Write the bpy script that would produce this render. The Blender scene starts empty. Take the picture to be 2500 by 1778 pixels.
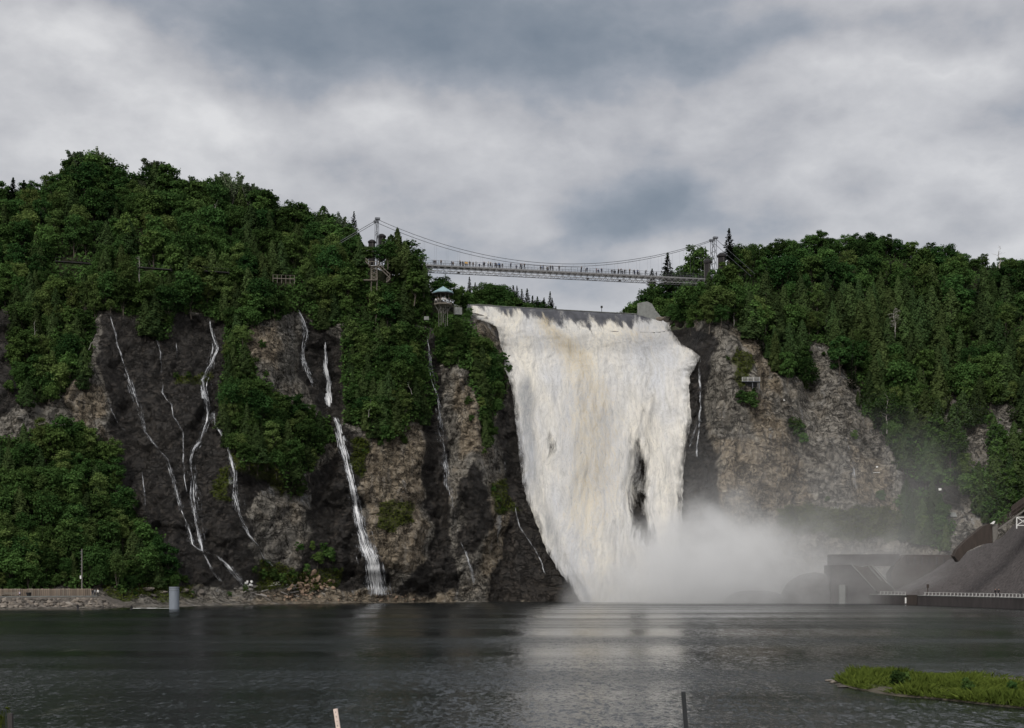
import bpy, bmesh, math, random
import numpy as np
from mathutils import Vector, Matrix
from mathutils.bvhtree import BVHTree

random.seed(7)
rng = np.random.default_rng(7)
S = bpy.context.scene
COL = S.collection
R = math.radians

# ------------------------------------------------------------------ camera
F, CX, HZ, CAMZ = 3360.0, 1250.0, 1420.0, 6.0      # focal length / centre / horizon of the photograph in its own pixels
cam = bpy.data.objects.new('camera', bpy.data.cameras.new('camera'))
COL.objects.link(cam)
cam.location = (0, 0, CAMZ)
cam.rotation_euler = (R(90), 0, 0)
cam.data.sensor_width = 36.0
cam.data.lens = 36.0 * F / 2500.0
cam.data.shift_y = (HZ - 889.0) / 2500.0
cam.data.clip_start = 0.5
cam.data.clip_end = 12000
S.camera = cam


def W(px, py, Y):
    """point at distance Y metres seen at pixel px, py"""
    return Vector(((px - CX) * Y / F, Y, CAMZ + (HZ - py) * Y / F))


# ------------------------------------------------------------------ world, sun, exposure
S.view_settings.view_transform = 'Standard'
S.view_settings.look = 'None'
S.view_settings.exposure = 0.90
S.view_settings.gamma = 1.0
S.view_settings.use_curve_mapping = False
S.cycles.max_bounces = 8
S.cycles.diffuse_bounces = 3
S.cycles.glossy_bounces = 3
S.cycles.transparent_max_bounces = 24
S.cycles.volume_bounces = 6
S.cycles.volume_step_rate = 0.6
S.cycles.volume_max_steps = 128
S.cycles.use_denoising = True
S.cycles.use_adaptive_sampling = True
S.cycles.adaptive_threshold = 0.02

SUN_EL, SUN_AZ = R(42), R(205)      # azimuth clockwise from +Y: behind the camera, a little to the left
sun = bpy.data.objects.new('sun', bpy.data.lights.new('sun', 'SUN'))
COL.objects.link(sun)
sun.data.energy = 1.4
sun.data.angle = R(32)
sun.data.color = (1.0, 0.955, 0.89)
sd = Vector((math.sin(SUN_AZ) * math.cos(SUN_EL), math.cos(SUN_AZ) * math.cos(SUN_EL), math.sin(SUN_EL)))
sun.rotation_euler = sd.to_track_quat('Z', 'Y').to_euler()


class NT:
    """small helper for node trees"""
    def __init__(s, tree):
        s.t = tree
        s.t.nodes.clear()

    def n(s, kind, **kw):
        nd = s.t.nodes.new(kind)
        for k, v in kw.items():
            if k.startswith('_'):
                setattr(nd, k[1:], v)
        for k, v in kw.items():
            if not k.startswith('_'):
                key = int(k[1:]) if (k[0] == 'i' and k[1:].isdigit()) else k.replace('__', ' ')
                s.set(nd.inputs[key], v)
        return nd

    def set(s, sock, v):
        if hasattr(v, 'links') or isinstance(v, bpy.types.NodeSocket):
            s.t.links.new(v, sock)
        else:
            if isinstance(v, (tuple, list)) and len(v) == 3 and sock.type == 'RGBA':
                v = (*v, 1)
            sock.default_value = v

    def math(s, op, a, b=0.0, c=0.0, clamp=False):
        nd = s.t.nodes.new('ShaderNodeMath')
        nd.operation = op
        nd.use_clamp = clamp
        s.set(nd.inputs[0], a); s.set(nd.inputs[1], b); s.set(nd.inputs[2], c)
        return nd.outputs[0]

    def vmath(s, op, a, b=(0, 0, 0)):
        nd = s.t.nodes.new('ShaderNodeVectorMath')
        nd.operation = op
        s.set(nd.inputs[0], a); s.set(nd.inputs[1], b)
        return nd.outputs[1] if op in ('LENGTH', 'DOT_PRODUCT', 'DISTANCE') else nd.outputs[0]

    def mix(s, f, a, b, mode='MIX'):
        nd = s.t.nodes.new('ShaderNodeMix')
        nd.data_type = 'RGBA'
        nd.blend_type = mode
        s.set(nd.inputs[0], f); s.set(nd.inputs[6], a); s.set(nd.inputs[7], b)
        return nd.outputs[2]

    def ramp(s, f, stops, interp='LINEAR'):
        nd = s.t.nodes.new('ShaderNodeValToRGB')
        cr = nd.color_ramp
        cr.interpolation = interp
        while len(cr.elements) < len(stops):
            cr.elements.new(0.5)
        for e, (p, c) in zip(cr.elements, stops):
            e.position = p
            e.color = (c, c, c, 1) if isinstance(c, (int, float)) else (*c, 1)
        s.set(nd.inputs[0], f)
        return nd.outputs[0]

    def maprange(s, v, a, b, c=0.0, d=1.0, smooth=False):
        nd = s.t.nodes.new('ShaderNodeMapRange')
        if smooth:
            nd.interpolation_type = 'SMOOTHSTEP'
        for i, x in enumerate((v, a, b, c, d)):
            s.set(nd.inputs[i], x)
        return nd.outputs[0]

    def noise(s, vec, scale, detail=4, rough=0.55, dist=0.0):
        nd = s.t.nodes.new('ShaderNodeTexNoise')
        s.set(nd.inputs['Vector'], vec)
        nd.inputs['Scale'].default_value = scale
        nd.inputs['Detail'].default_value = detail
        nd.inputs['Roughness'].default_value = rough
        nd.inputs['Distortion'].default_value = dist
        return nd.outputs[0]

    def mapping(s, vec, scale=(1, 1, 1), rot=(0, 0, 0), loc=(0, 0, 0)):
        nd = s.t.nodes.new('ShaderNodeMapping')
        s.set(nd.inputs[0], vec)
        nd.inputs[1].default_value = loc
        nd.inputs[2].default_value = rot
        nd.inputs[3].default_value = scale
        return nd.outputs[0]


world = bpy.data.worlds.new("World")
S.world = world
world.use_nodes = True
k = NT(world.node_tree)
sky = k.n('ShaderNodeTexSky', _sky_type='NISHITA', _sun_disc=False)
sky.sun_elevation = SUN_EL
sky.sun_rotation = SUN_AZ
sky.air_density = 1.0
sky.dust_density = 2.0
SKY_STRENGTH = 0.1
tc = k.n('ShaderNodeTexCoord').outputs['Generated']
sep = k.n('ShaderNodeSeparateXYZ', i0=tc)
sx, sy, sz = sep.outputs
up = k.math('MAXIMUM', sz, 0.0)
# clouds: a flat layer seen in perspective
den = k.math('ADD', up, 0.22)
cvec = k.n('ShaderNodeCombineXYZ', X=k.math('DIVIDE', sx, den), Y=k.math('MULTIPLY', k.math('DIVIDE', sy, den), 1.0), Z=k.math('MULTIPLY', sz, 2.2)).outputs[0]
n_big = k.noise(cvec, 1.25, 6, 0.55, 0.35)
n_mid = k.noise(k.mapping(tc, (1, 1, 2.0), loc=(3.1, 1.7, 0.4)), 6.5, 9, 0.52, 0.10)
puff = k.math('ABSOLUTE', k.math('SUBTRACT', k.noise(k.mapping(tc, (1, 1, 1.7), loc=(8.3, 2.2, 5.4)), 8.0, 10, 0.56, 0.0), 0.5))
warp = k.n('ShaderNodeTexNoise', Vector=tc, Scale=5.0, Detail=5.0, Roughness=0.5).outputs[1]
wdir = k.vmath('ADD', tc, k.vmath('MULTIPLY', k.vmath('SUBTRACT', warp, (0.5, 0.5, 0.5)), (0.20, 0.20, 0.13)))
val = k.math('ADD', k.math('MULTIPLY', k.math('SUBTRACT', n_big, 0.5), 0.30), 0.62)
val = k.math('ADD', val, k.math('MULTIPLY', k.math('SUBTRACT', n_mid, 0.5), 0.95))
val = k.math('ADD', val, k.math('MULTIPLY', k.math('SUBTRACT', 0.11, puff), 1.15))
# cloud masses, each given by its direction and size (pixels of the photograph at focal length F)
CLOUDS = [  # px, py, rx, ry, amount
    (1150, -30, 1050, 190, -0.50), (830, 130, 330, 100, -0.22), (1250, 120, 330, 90, -0.12), (1750, 150, 420, 80, -0.22), (1520, 470, 190, 95, -0.34), (1480, 590, 110, 60, -0.16),
    (430, 40, 340, 55, -0.14), (1420, 270, 280, 70, -0.14), (2480, 120, 150, 150, -0.14), (2480, 340, 140, 120, -0.16), (1880, 540, 320, 60, -0.12),
    (1330, 690, 280, 70, -0.14), (1080, 520, 220, 120, -0.10),
    (150, 200, 480, 170, 0.15), (740, 290, 340, 80, 0.13), (1050, 320, 260, 60, 0.08), (1900, 240, 260, 60, 0.14), (2180, 290, 260, 90, 0.14),
    (1640, 560, 110, 70, 0.16), (2080, 60, 260, 60, 0.12), (20, 60, 160, 90, 0.10), (2400, 520, 220, 90, 0.10), (240, 420, 180, 60, 0.06)]
n_fine = k.noise(k.mapping(tc, (1, 1, 1.5), loc=(1.1, 4.7, 2.4)), 19.0, 7, 0.6, 0.15)
val = k.math('ADD', val, k.math('MULTIPLY', k.math('SUBTRACT', n_fine, 0.5), 0.22))
for (px, py, rx, ry, am) in CLOUDS:
    d = Vector((px - CX, F, HZ - py)); L = d.length; d.normalize()
    df = k.vmath('MULTIPLY', k.vmath('SUBTRACT', wdir, tuple(d)), (L / rx * 1.0, L / rx * 1.0, L / ry))
    ln = k.vmath('LENGTH', df)
    g = k.maprange(ln, 1.55, 0.25, 0.0, am, smooth=True)
    val = k.math('ADD', val, g)
ccol = k.ramp(val, [(0.0, (0.165, 0.195, 0.232)), (0.22, (0.215, 0.242, 0.278)), (0.42, (0.300, 0.318, 0.352)), (0.58, (0.405, 0.405, 0.422)), (0.78, (0.515, 0.512, 0.522)), (1.0, (0.66, 0.655, 0.655))])
cl = k.vmath('SCALE', ccol); cl.node.inputs[3].default_value = 0.60 / SKY_STRENGTH
skymix = k.mix(0.93, sky.outputs[0], cl)
bg = k.n('ShaderNodeBackground', Color=skymix, Strength=SKY_STRENGTH)
out = k.n('ShaderNodeOutputWorld', Surface=bg.outputs[0])

# ------------------------------------------------------------------ helpers
def _hash(i, j, l, seed):
    h = (i * 374761393 + j * 668265263 + l * 2147483647 + seed * 1274126177) & 0xFFFFFFFF
    h = ((h ^ (h >> 13)) * 1274126177) & 0xFFFFFFFF
    h = (h ^ (h >> 16)) & 0xFFFFFFFF
    return h / 4294967295.0


def vn(x, y, z=0.0, seed=0):
    """value noise in -1..1"""
    x = np.asarray(x, float); y = np.asarray(y, float); z = np.asarray(z, float) + np.zeros_like(x)
    xi = np.floor(x).astype(np.int64); yi = np.floor(y).astype(np.int64); zi = np.floor(z).astype(np.int64)
    xf = x - xi; yf = y - yi; zf = z - zi
    xf = xf * xf * (3 - 2 * xf); yf = yf * yf * (3 - 2 * yf); zf = zf * zf * (3 - 2 * zf)
    def c(a, b, d): return _hash(xi + a, yi + b, zi + d, seed)
    x0 = (c(0, 0, 0) * (1 - xf) + c(1, 0, 0) * xf) * (1 - yf) + (c(0, 1, 0) * (1 - xf) + c(1, 1, 0) * xf) * yf
    x1 = (c(0, 0, 1) * (1 - xf) + c(1, 0, 1) * xf) * (1 - yf) + (c(0, 1, 1) * (1 - xf) + c(1, 1, 1) * xf) * yf
    return (x0 * (1 - zf) + x1 * zf) * 2 - 1


def fbm(x, y, z=0.0, oct=4, seed=0, gain=0.5):
    a, s, t = 1.0, 0.0, 0.0
    f = 1.0
    for o in range(oct):
        s = s + a * vn(np.asarray(x) * f, np.asarray(y) * f, np.asarray(z) * f, seed + o * 17)
        t += a; a *= gain; f *= 2.03
    return s / t


def cells(x, y, seed=0):
    return _hash(np.floor(x).astype(np.int64), np.floor(y).astype(np.int64), 0, seed) * 2 - 1


def sdf(poly, X, Y):
    """signed distance to a polygon, positive inside"""
    P = np.asarray(poly, float)
    d = np.full(X.shape, 1e18)
    inside = np.zeros(X.shape, bool)
    n = len(P)
    for i in range(n):
        ax, ay = P[i]; bx, by = P[(i + 1) % n]
        ex, ey = bx - ax, by - ay
        wx, wy = X - ax, Y - ay
        t = np.clip((wx * ex + wy * ey) / (ex * ex + ey * ey + 1e-9), 0, 1)
        d = np.minimum(d, (wx - ex * t) ** 2 + (wy - ey * t) ** 2)
        c = ((ay <= Y) & (by > Y)) | ((by <= Y) & (ay > Y))
        with np.errstate(divide='ignore', invalid='ignore'):
            xi = ax + (Y - ay) / (by - ay if by != ay else 1e-9) * ex
        inside ^= c & (X < xi)
    d = np.sqrt(d)
    return np.where(inside, d, -d)


def sdf_many(polys, X, Y):
    o = np.full(X.shape, -1e9)
    for p in polys:
        o = np.maximum(o, sdf(p, X, Y))
    return o


def sstep(a, b, x):
    t = np.clip((x - a) / (b - a), 0, 1)
    return t * t * (3 - 2 * t)


def mesh_np(name, verts, faces, mats=(), smooth=False, mat_idx=None, attrs=None):
    """faces: (n,3) or (n,4) int array"""
    me = bpy.data.meshes.new(name)
    verts = np.asarray(verts, np.float32); faces = np.asarray(faces, np.int32)
    nf, kf = faces.shape
    me.vertices.add(len(verts)); me.loops.add(nf * kf); me.polygons.add(nf)
    me.vertices.foreach_set('co', verts.ravel())
    me.loops.foreach_set('vertex_index', faces.ravel())
    me.polygons.foreach_set('loop_start', np.arange(0, nf * kf, kf, dtype=np.int32))
    me.polygons.foreach_set('loop_total', np.full(nf, kf, np.int32))
    if smooth:
        me.polygons.foreach_set('use_smooth', np.ones(nf, bool))
    if mat_idx is not None:
        me.polygons.foreach_set('material_index', np.asarray(mat_idx, np.int32))
    for m in mats:
        me.materials.append(m)
    for an, av in (attrs or {}).items():
        av = np.asarray(av, np.float32)
        if av.ndim == 1:
            a = me.attributes.new(an, 'FLOAT', 'POINT'); a.data.foreach_set('value', av)
        else:
            a = me.attributes.new(an, 'FLOAT_COLOR', 'POINT'); a.data.foreach_set('color', av.ravel())
    me.update(calc_edges=True)
    return me


def link(name, me, parent=None, loc=None, **props):
    o = bpy.data.objects.new(name, me)
    COL.objects.link(o)
    if loc is not None:
        o.location = loc
    if parent is not None:
        o.parent = parent
    for a, b in props.items():
        if b is not None:
            o[a] = b
    return o


def thing(name, label, cat, loc=(0, 0, 0), rz=0.0, group=None):
    o = bpy.data.objects.new(name, None)
    COL.objects.link(o)
    o.location = loc
    o.rotation_euler = (0, 0, rz)
    o.empty_display_size = 0.3
    o['label'] = label; o['category'] = cat
    if group: o['group'] = group
    return o


class MB:
    def __init__(s):
        s.v, s.f = [], []

    def box(s, c, d, rz=0.0, rx=0.0):
        c = Vector(c)
        m = Matrix.Rotation(rz, 3, 'Z') @ Matrix.Rotation(rx, 3, 'X')
        b = len(s.v)
        for z in (-1, 1):
            for x, y in ((-1, -1), (1, -1), (1, 1), (-1, 1)):
                s.v.append(c + m @ Vector((x * d[0] / 2, y * d[1] / 2, z * d[2] / 2)))
        for q in ((0, 3, 2, 1), (4, 5, 6, 7), (0, 1, 5, 4), (1, 2, 6, 5), (2, 3, 7, 6), (3, 0, 4, 7)):
            s.f.append(tuple(b + i for i in q))
        return s

    def bar(s, a, b, r=0.1, n=4, r2=None):
        a, b = Vector(a), Vector(b)
        r2 = r if r2 is None else r2
        ax = (b - a)
        if ax.length < 1e-6: return s
        q = ax.to_track_quat('Z', 'Y')
        i0 = len(s.v)
        for p, rr in ((a, r), (b, r2)):
            for i in range(n):
                t = 2 * math.pi * (i + 0.5) / n
                s.v.append(p + q @ Vector((math.cos(t) * rr, math.sin(t) * rr, 0)))
        for i in range(n):
            j = (i + 1) % n
            s.f.append((i0 + i, i0 + j, i0 + n + j, i0 + n + i))
        s.f.append(tuple(i0 + n - 1 - i for i in range(n)))
        s.f.append(tuple(i0 + n + i for i in range(n)))
        return s

    def prism(s, poly, z0, z1, scale_top=1.0, c=None):
        """poly: list of (x, y); vertical prism"""
        n = len(poly); i0 = len(s.v)
        cx, cy = c if c else (sum(p[0] for p in poly) / n, sum(p[1] for p in poly) / n)
        for z, sc in ((z0, 1.0), (z1, scale_top)):
            for x, y in poly:
                s.v.append(Vector((cx + (x - cx) * sc, cy + (y - cy) * sc, z)))
        for i in range(n):
            j = (i + 1) % n
            s.f.append((i0 + i, i0 + j, i0 + n + j, i0 + n + i))
        s.f.append(tuple(i0 + n - 1 - i for i in range(n)))
        s.f.append(tuple(i0 + n + i for i in range(n)))
        return s

    def solid(s, front, back):
        """extrude a polygon of 3-D points to its matching back polygon"""
        n = len(front); i0 = len(s.v)
        s.v += [Vector(p) for p in front] + [Vector(p) for p in back]
        for i in range(n):
            j = (i + 1) % n
            s.f.append((i0 + i, i0 + n + i, i0 + n + j, i0 + j))
        s.f.append(tuple(i0 + i for i in range(n)))
        s.f.append(tuple(i0 + n + n - 1 - i for i in range(n)))
        return s

    def mesh(s, name, mat=None, smooth=False):
        me = bpy.data.meshes.new(name)
        me.from_pydata([tuple(v) for v in s.v], [], s.f)
        if mat: me.materials.append(mat)
        if smooth:
            for p in me.polygons: p.use_smooth = True
        me.update()
        return me

    def build(s, name, mat, parent=None, smooth=False, **props):
        return link(name, s.mesh(name, mat, smooth), parent, **props)


def catmull(pts, n):
    """resample a polyline of n-D points with a Catmull-Rom spline"""
    P = np.asarray(pts, float)
    P = np.vstack([2 * P[0] - P[1], P, 2 * P[-1] - P[-2]])
    t = np.linspace(0, len(P) - 3 - 1e-6, n)
    i = np.floor(t).astype(int); u = (t - i)[:, None]
    p0, p1, p2, p3 = P[i], P[i + 1], P[i + 2], P[i + 3]
    return 0.5 * ((2 * p1) + (-p0 + p2) * u + (2 * p0 - 5 * p1 + 4 * p2 - p3) * u ** 2 + (-p0 + 3 * p1 - 3 * p2 + p3) * u ** 3)


# ------------------------------------------------------------------ materials
def new_mat(name):
    m = bpy.data.materials.new(name)
    m.use_nodes = True
    return m, NT(m.node_tree)


def plain(name, col, rough=0.8, var=0.25, scale=1.5, metal=0.0, bump=0.0, stretch=(1, 1, 1)):
    m, k = new_mat(name)
    co = k.n('ShaderNodeTexCoord').outputs['Object']
    nz = k.noise(k.mapping(co, stretch), scale, 6, 0.6)
    c = k.mix(k.maprange(nz, 0.3, 0.7), tuple(x * (1 - var) for x in col), tuple(min(1, x * (1 + var)) for x in col))
    p = k.n('ShaderNodeBsdfPrincipled', Base__Color=c, Roughness=rough, Metallic=metal)
    if bump:
        b = k.n('ShaderNodeBump', Strength=bump, Height=nz); b.inputs['Distance'].default_value = 0.1
        k.set(p.inputs['Normal'], b.outputs[0])
    k.n('ShaderNodeOutputMaterial', Surface=p.outputs[0])
    return m


def foliage(name, dark, light, transl=0.25):
    m, k = new_mat(name)
    oi = k.n('ShaderNodeObjectInfo').outputs['Random']
    at = k.n('ShaderNodeAttribute', _attribute_name='leaf').outputs['Fac']
    f = k.math('ADD', k.math('MULTIPLY', oi, 0.55), k.math('MULTIPLY', at, 0.55))
    c = k.ramp(f, [(0.05, dark), (0.55, tuple((a + b) / 2 for a, b in zip(dark, light))), (1.0, light)])
    hs = k.n('ShaderNodeHueSaturation', Color=c, Hue=k.math('ADD', 0.485, k.math('MULTIPLY', k.math('FRACT', k.math('MULTIPLY', oi, 7.31)), 0.03)),
             Value=k.math('ADD', 0.72, k.math('MULTIPLY', k.math('FRACT', k.math('MULTIPLY', oi, 3.77)), 0.65)))
    d = k.n('ShaderNodeBsdfDiffuse', Color=hs.outputs[0])
    t = k.n('ShaderNodeBsdfTranslucent', Color=hs.outputs[0])
    mx = k.n('ShaderNodeMixShader', i0=transl, i1=d.outputs[0], i2=t.outputs[0])
    k.n('ShaderNodeOutputMaterial', Surface=mx.outputs[0])
    return m


M = {}
M['leaf'] = foliage('broad_leaves', (0.022, 0.052, 0.017), (0.100, 0.168, 0.046), 0.3)
M['maple'] = foliage('maple_leaves', (0.016, 0.044, 0.015), (0.072, 0.130, 0.036), 0.28)
M['birch'] = foliage('birch_leaves', (0.046, 0.080, 0.026), (0.150, 0.205, 0.062), 0.32)
M['poplar'] = foliage('poplar_leaves', (0.060, 0.092, 0.052), (0.160, 0.205, 0.115), 0.32)
M['cedar'] = foliage('cedar_sprays', (0.022, 0.042, 0.017), (0.076, 0.112, 0.038), 0.2)
M['spruce'] = foliage('spruce_needles', (0.014, 0.026, 0.015), (0.036, 0.055, 0.030), 0.08)
M['rust_leaf'] = foliage('rust_leaves', (0.10, 0.022, 0.010), (0.19, 0.042, 0.018))
M['grassy'] = foliage('grass_blades', (0.034, 0.056, 0.012), (0.150, 0.185, 0.036), 0.3)
M['bark'] = plain('bark', (0.10, 0.085, 0.07), 0.95, 0.35, 3)
M['dead'] = plain('dead_wood', (0.30, 0.28, 0.26), 0.95, 0.25, 3)
M['concrete'] = plain('concrete', (0.19, 0.198, 0.19), 0.85, 0.28, 0.9, bump=0.3)
M['dark_concrete'] = plain('dark_concrete', (0.042, 0.036, 0.036), 0.75, 0.45, 0.5, bump=0.3, stretch=(1, 1, 0.35))
M['rust'] = plain('rusty_brown_wall', (0.040, 0.030, 0.025), 0.85, 0.30, 0.7, stretch=(2, 2, 0.4))
M['steel'] = plain('galvanised_steel', (0.15, 0.16, 0.18), 0.5, 0.15, 1, metal=0.3)
M['rail_steel'] = plain('dark_rail_steel', (0.045, 0.048, 0.055), 0.6, 0.15, 1)
M['pale_steel'] = plain('pale_bridge_steel', (0.20, 0.20, 0.205), 0.6, 0.15, 1)
M['darkwood'] = plain('dark_kiosk_boards', (0.014, 0.012, 0.013), 0.8, 0.3, 2)
M['wood'] = plain('weathered_wood', (0.15, 0.132, 0.11), 0.9, 0.25, 2, stretch=(1, 1, 0.3))
M['greywood'] = plain('grey_timber', (0.15, 0.142, 0.13), 0.9, 0.2, 2)
M['white'] = plain('white_paint', (0.72, 0.72, 0.70), 0.6, 0.08, 1)
M['offwhite'] = plain('dull_white_paint', (0.42, 0.42, 0.41), 0.7, 0.15, 1)
M['black'] = plain('black_paint', (0.015, 0.015, 0.016), 0.6, 0.3, 2)
M['roof'] = plain('pale_copper_roof', (0.24, 0.36, 0.40), 0.55, 0.12, 1.2)
M['cable'] = plain('steel_cable', (0.12, 0.125, 0.14), 0.6, 0.1, 1)

# rock of the cliffs: four painted zones of the stone itself (wet film, tan stone, moss, soil under the woods)
m, k = new_mat('cliff_rock'); M['rock'] = m
geo = k.n('ShaderNodeNewGeometry').outputs['Position']
zone = k.n('ShaderNodeSeparateColor', i0=k.n('ShaderNodeAttribute', _attribute_name='zone').outputs['Color'])
wet0, tan0, moss0 = zone.outputs
soil = k.n('ShaderNodeAttribute', _attribute_name='soil').outputs['Fac']
wv = k.n('ShaderNodeTexNoise', Vector=geo, Scale=0.22, Detail=4.0).outputs[1]
gw = k.vmath('ADD', geo, k.vmath('MULTIPLY', k.vmath('SUBTRACT', wv, (0.5, 0.5, 0.5)), (5, 5, 4)))
n1 = k.noise(gw, 0.12, 8, 0.62)
n2 = k.noise(gw, 0.8, 9, 0.68)
streak = k.noise(k.mapping(gw, (0.50, 0.3, 0.055), rot=(0, 0.16, 0)), 1.0, 8, 0.64)
strata = k.noise(k.mapping(gw, (0.10, 0.10, 0.85), rot=(0.0, 0.5, 0.0)), 0.9, 8, 0.62)
def lines(vec, sc, w):
    q_ = k.noise(vec, sc, 7, 0.6, 0.3)
    return k.maprange(k.math('ABSOLUTE', k.math('SUBTRACT', q_, 0.5)), 0.0, w)
crack = lines(k.mapping(gw, (0.30, 0.3, 1.0), rot=(0, 0.5, 0)), 0.33, 0.020)
crack2 = lines(k.mapping(gw, (1.0, 1.0, 0.40), rot=(0, -0.45, 0), loc=(9, 2, 4)), 0.26, 0.016)
grey = k.ramp(n2, [(0.30, (0.066, 0.061, 0.054)), (0.5, (0.172, 0.160, 0.139)), (0.70, (0.32, 0.30, 0.262))])
tan = k.ramp(n2, [(0.30, (0.085, 0.068, 0.050)), (0.50, (0.205, 0.170, 0.125)), (0.70, (0.36, 0.315, 0.245))])
tf = k.maprange(k.math('ADD', tan0, k.math('MULTIPLY', k.math('SUBTRACT', n1, 0.44), 2.2)), 0.15, 0.85)
col = k.mix(tf, grey, tan)
col = k.mix(k.maprange(streak, 0.52, 0.72, 0.0, 0.55), col, (0.24, 0.235, 0.225))
col = k.mix(k.maprange(streak, 0.46, 0.28, 0.0, 0.7), col, (0.055, 0.050, 0.047))
fiss = lines(k.mapping(gw, (0.30, 0.3, 0.055), rot=(0, -0.42, 0), loc=(3, 1, 7)), 0.9, 0.022)
col = k.mix(k.math('MULTIPLY', k.math('SUBTRACT', 1.0, fiss), 0.8), col, (0.014, 0.013, 0.012))
seep = k.noise(k.mapping(gw, (0.22, 0.2, 0.022), rot=(0, -0.30, 0), loc=(13, 5, 2)), 1.0, 6, 0.6)
col = k.mix(k.maprange(seep, 0.60, 0.74, 0.0, 0.7), col, (0.36, 0.37, 0.38))
wf = k.maprange(k.math('ADD', wet0, k.math('MULTIPLY', k.math('SUBTRACT', streak, 0.5), 1.3)), 0.30, 0.62)
wetc = k.ramp(n2, [(0.3, (0.005, 0.0045, 0.005)), (0.55, (0.017, 0.0145, 0.013)), (0.75, (0.062, 0.049, 0.039))])
col = k.mix(k.math('MULTIPLY', wf, 0.94), col, wetc)
mf = k.maprange(k.math('ADD', moss0, k.math('MULTIPLY', k.math('SUBTRACT', n2, 0.5), 1.5)), 0.35, 0.7)
col = k.mix(k.math('MULTIPLY', mf, 0.85), col, k.mix(n1, (0.030, 0.040, 0.012), (0.075, 0.085, 0.028)))
col = k.mix(k.math('MULTIPLY', k.math('SUBTRACT', 1.0, k.math('MULTIPLY', crack, k.maprange(crack2, 0, 1, 0.3, 1.0))), 0.75), col, (0.012, 0.011, 0.010))
sf = k.maprange(k.math('ADD', soil, k.math('MULTIPLY', k.math('SUBTRACT', n2, 0.5), 0.9)), 0.4, 0.7)
col = k.mix(sf, col, k.mix(n2, (0.014, 0.018, 0.008), (0.045, 0.048, 0.024)))
hgt = k.math('ADD', k.math('MULTIPLY', k.math('MULTIPLY', crack, crack2), 0.5), k.math('ADD', k.math('MULTIPLY', n2, 0.9), k.math('MULTIPLY', strata, 1.3)))
bmp = k.n('ShaderNodeBump', Strength=1.0, Height=hgt); bmp.inputs['Distance'].default_value = 0.85
p = k.n('ShaderNodeBsdfPrincipled', Base__Color=col, Roughness=k.maprange(wf, 0, 1, 0.95, 0.50), Normal=bmp.outputs[0])
k.set(p.inputs['Specular IOR Level'], k.maprange(wf, 0, 1, 0.15, 0.28))
k.n('ShaderNodeOutputMaterial', Surface=p.outputs[0])

# ------------------------------------------------------------------ terrain of the gorge
KEYS = [  # column px : (py, Y) at water edge, cliff foot, mid cliff, rim of the bare rock, wooded slope, crest
    (-900, [(1503, 243), (1445, 262), (1200, 290), (960, 312), (700, 345), (560, 400)]),
    (-400, [(1493, 276), (1443, 290), (1150, 318), (900, 338), (660, 372), (525, 420)]),
    (0,    [(1487, 301), (1452, 312), (1080, 345), (880, 360), (650, 392), (505, 438)]),
    (180,  [(1485, 310), (1452, 322), (1090, 352), (850, 368), (640, 396), (455, 442)]),
    (320,  [(1483, 320), (1450, 332), (1180, 358), (780, 376), (640, 398), (470, 444)]),
    (450,  [(1481, 330), (1448, 345), (1150, 364), (770, 380), (640, 398), (505, 445)]),
    (600,  [(1477, 353), (1440, 362), (1120, 374), (800, 388), (650, 402), (530, 445)]),
    (760,  [(1474, 373), (1440, 378), (1120, 388), (840, 396), (690, 406), (590, 434)]),
    (900,  [(1472, 387), (1452, 391), (1150, 398), (1010, 401), (730, 410), (650, 426)]),
    (1010, [(1471, 395), (1452, 398), (1120, 403), (900, 407), (760, 412), (690, 426)]),
    (1110, [(1470, 400), (1450, 403), (1100, 410), (900, 415), (785, 422), (752, 436)]),
    (1180, [(1470, 402), (1450, 405), (1120, 414), (900, 422), (805, 432), (772, 450)]),
    (1240, [(1472, 407), (1450, 409), (1180, 420), (1000, 428), (868, 440), (798, 452)]),
    (1400, [(1472, 409), (1450, 411), (1190, 424), (1000, 432), (878, 444), (806, 458)]),
    (1600, [(1472, 411), (1450, 413), (1200, 426), (1000, 434), (880, 446), (812, 462)]),
    (1680, [(1471, 412), (1450, 414), (1180, 422), (980, 431), (868, 440), (802, 453)]),
    (1735, [(1470, 412), (1448, 413), (1160, 418), (960, 423), (800, 430), (672, 448)]),
    (1830, [(1470, 411), (1446, 413), (1160, 422), (940, 431), (780, 442), (640, 476)]),
    (1960, [(1470, 410), (1440, 412), (1180, 423), (930, 440), (780, 460), (618, 505)]),
    (2120, [(1471, 404), (1440, 408), (1200, 420), (980, 438), (800, 466), (616, 520)]),
    (2300, [(1472, 398), (1440, 402), (1240, 414), (1030, 436), (820, 468), (640, 530)]),
    (2500, [(1473, 392), (1440, 398), (1260, 412), (1040, 436), (820, 472), (664, 540)]),
    (2900, [(1474, 388), (1440, 394), (1240, 412), (1020, 440), (840, 480), (740, 560)]),
    (3400, [(1476, 380), (1440, 388), (1240, 410), (1040, 445), (880, 490), (800, 580)]),
]
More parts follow.
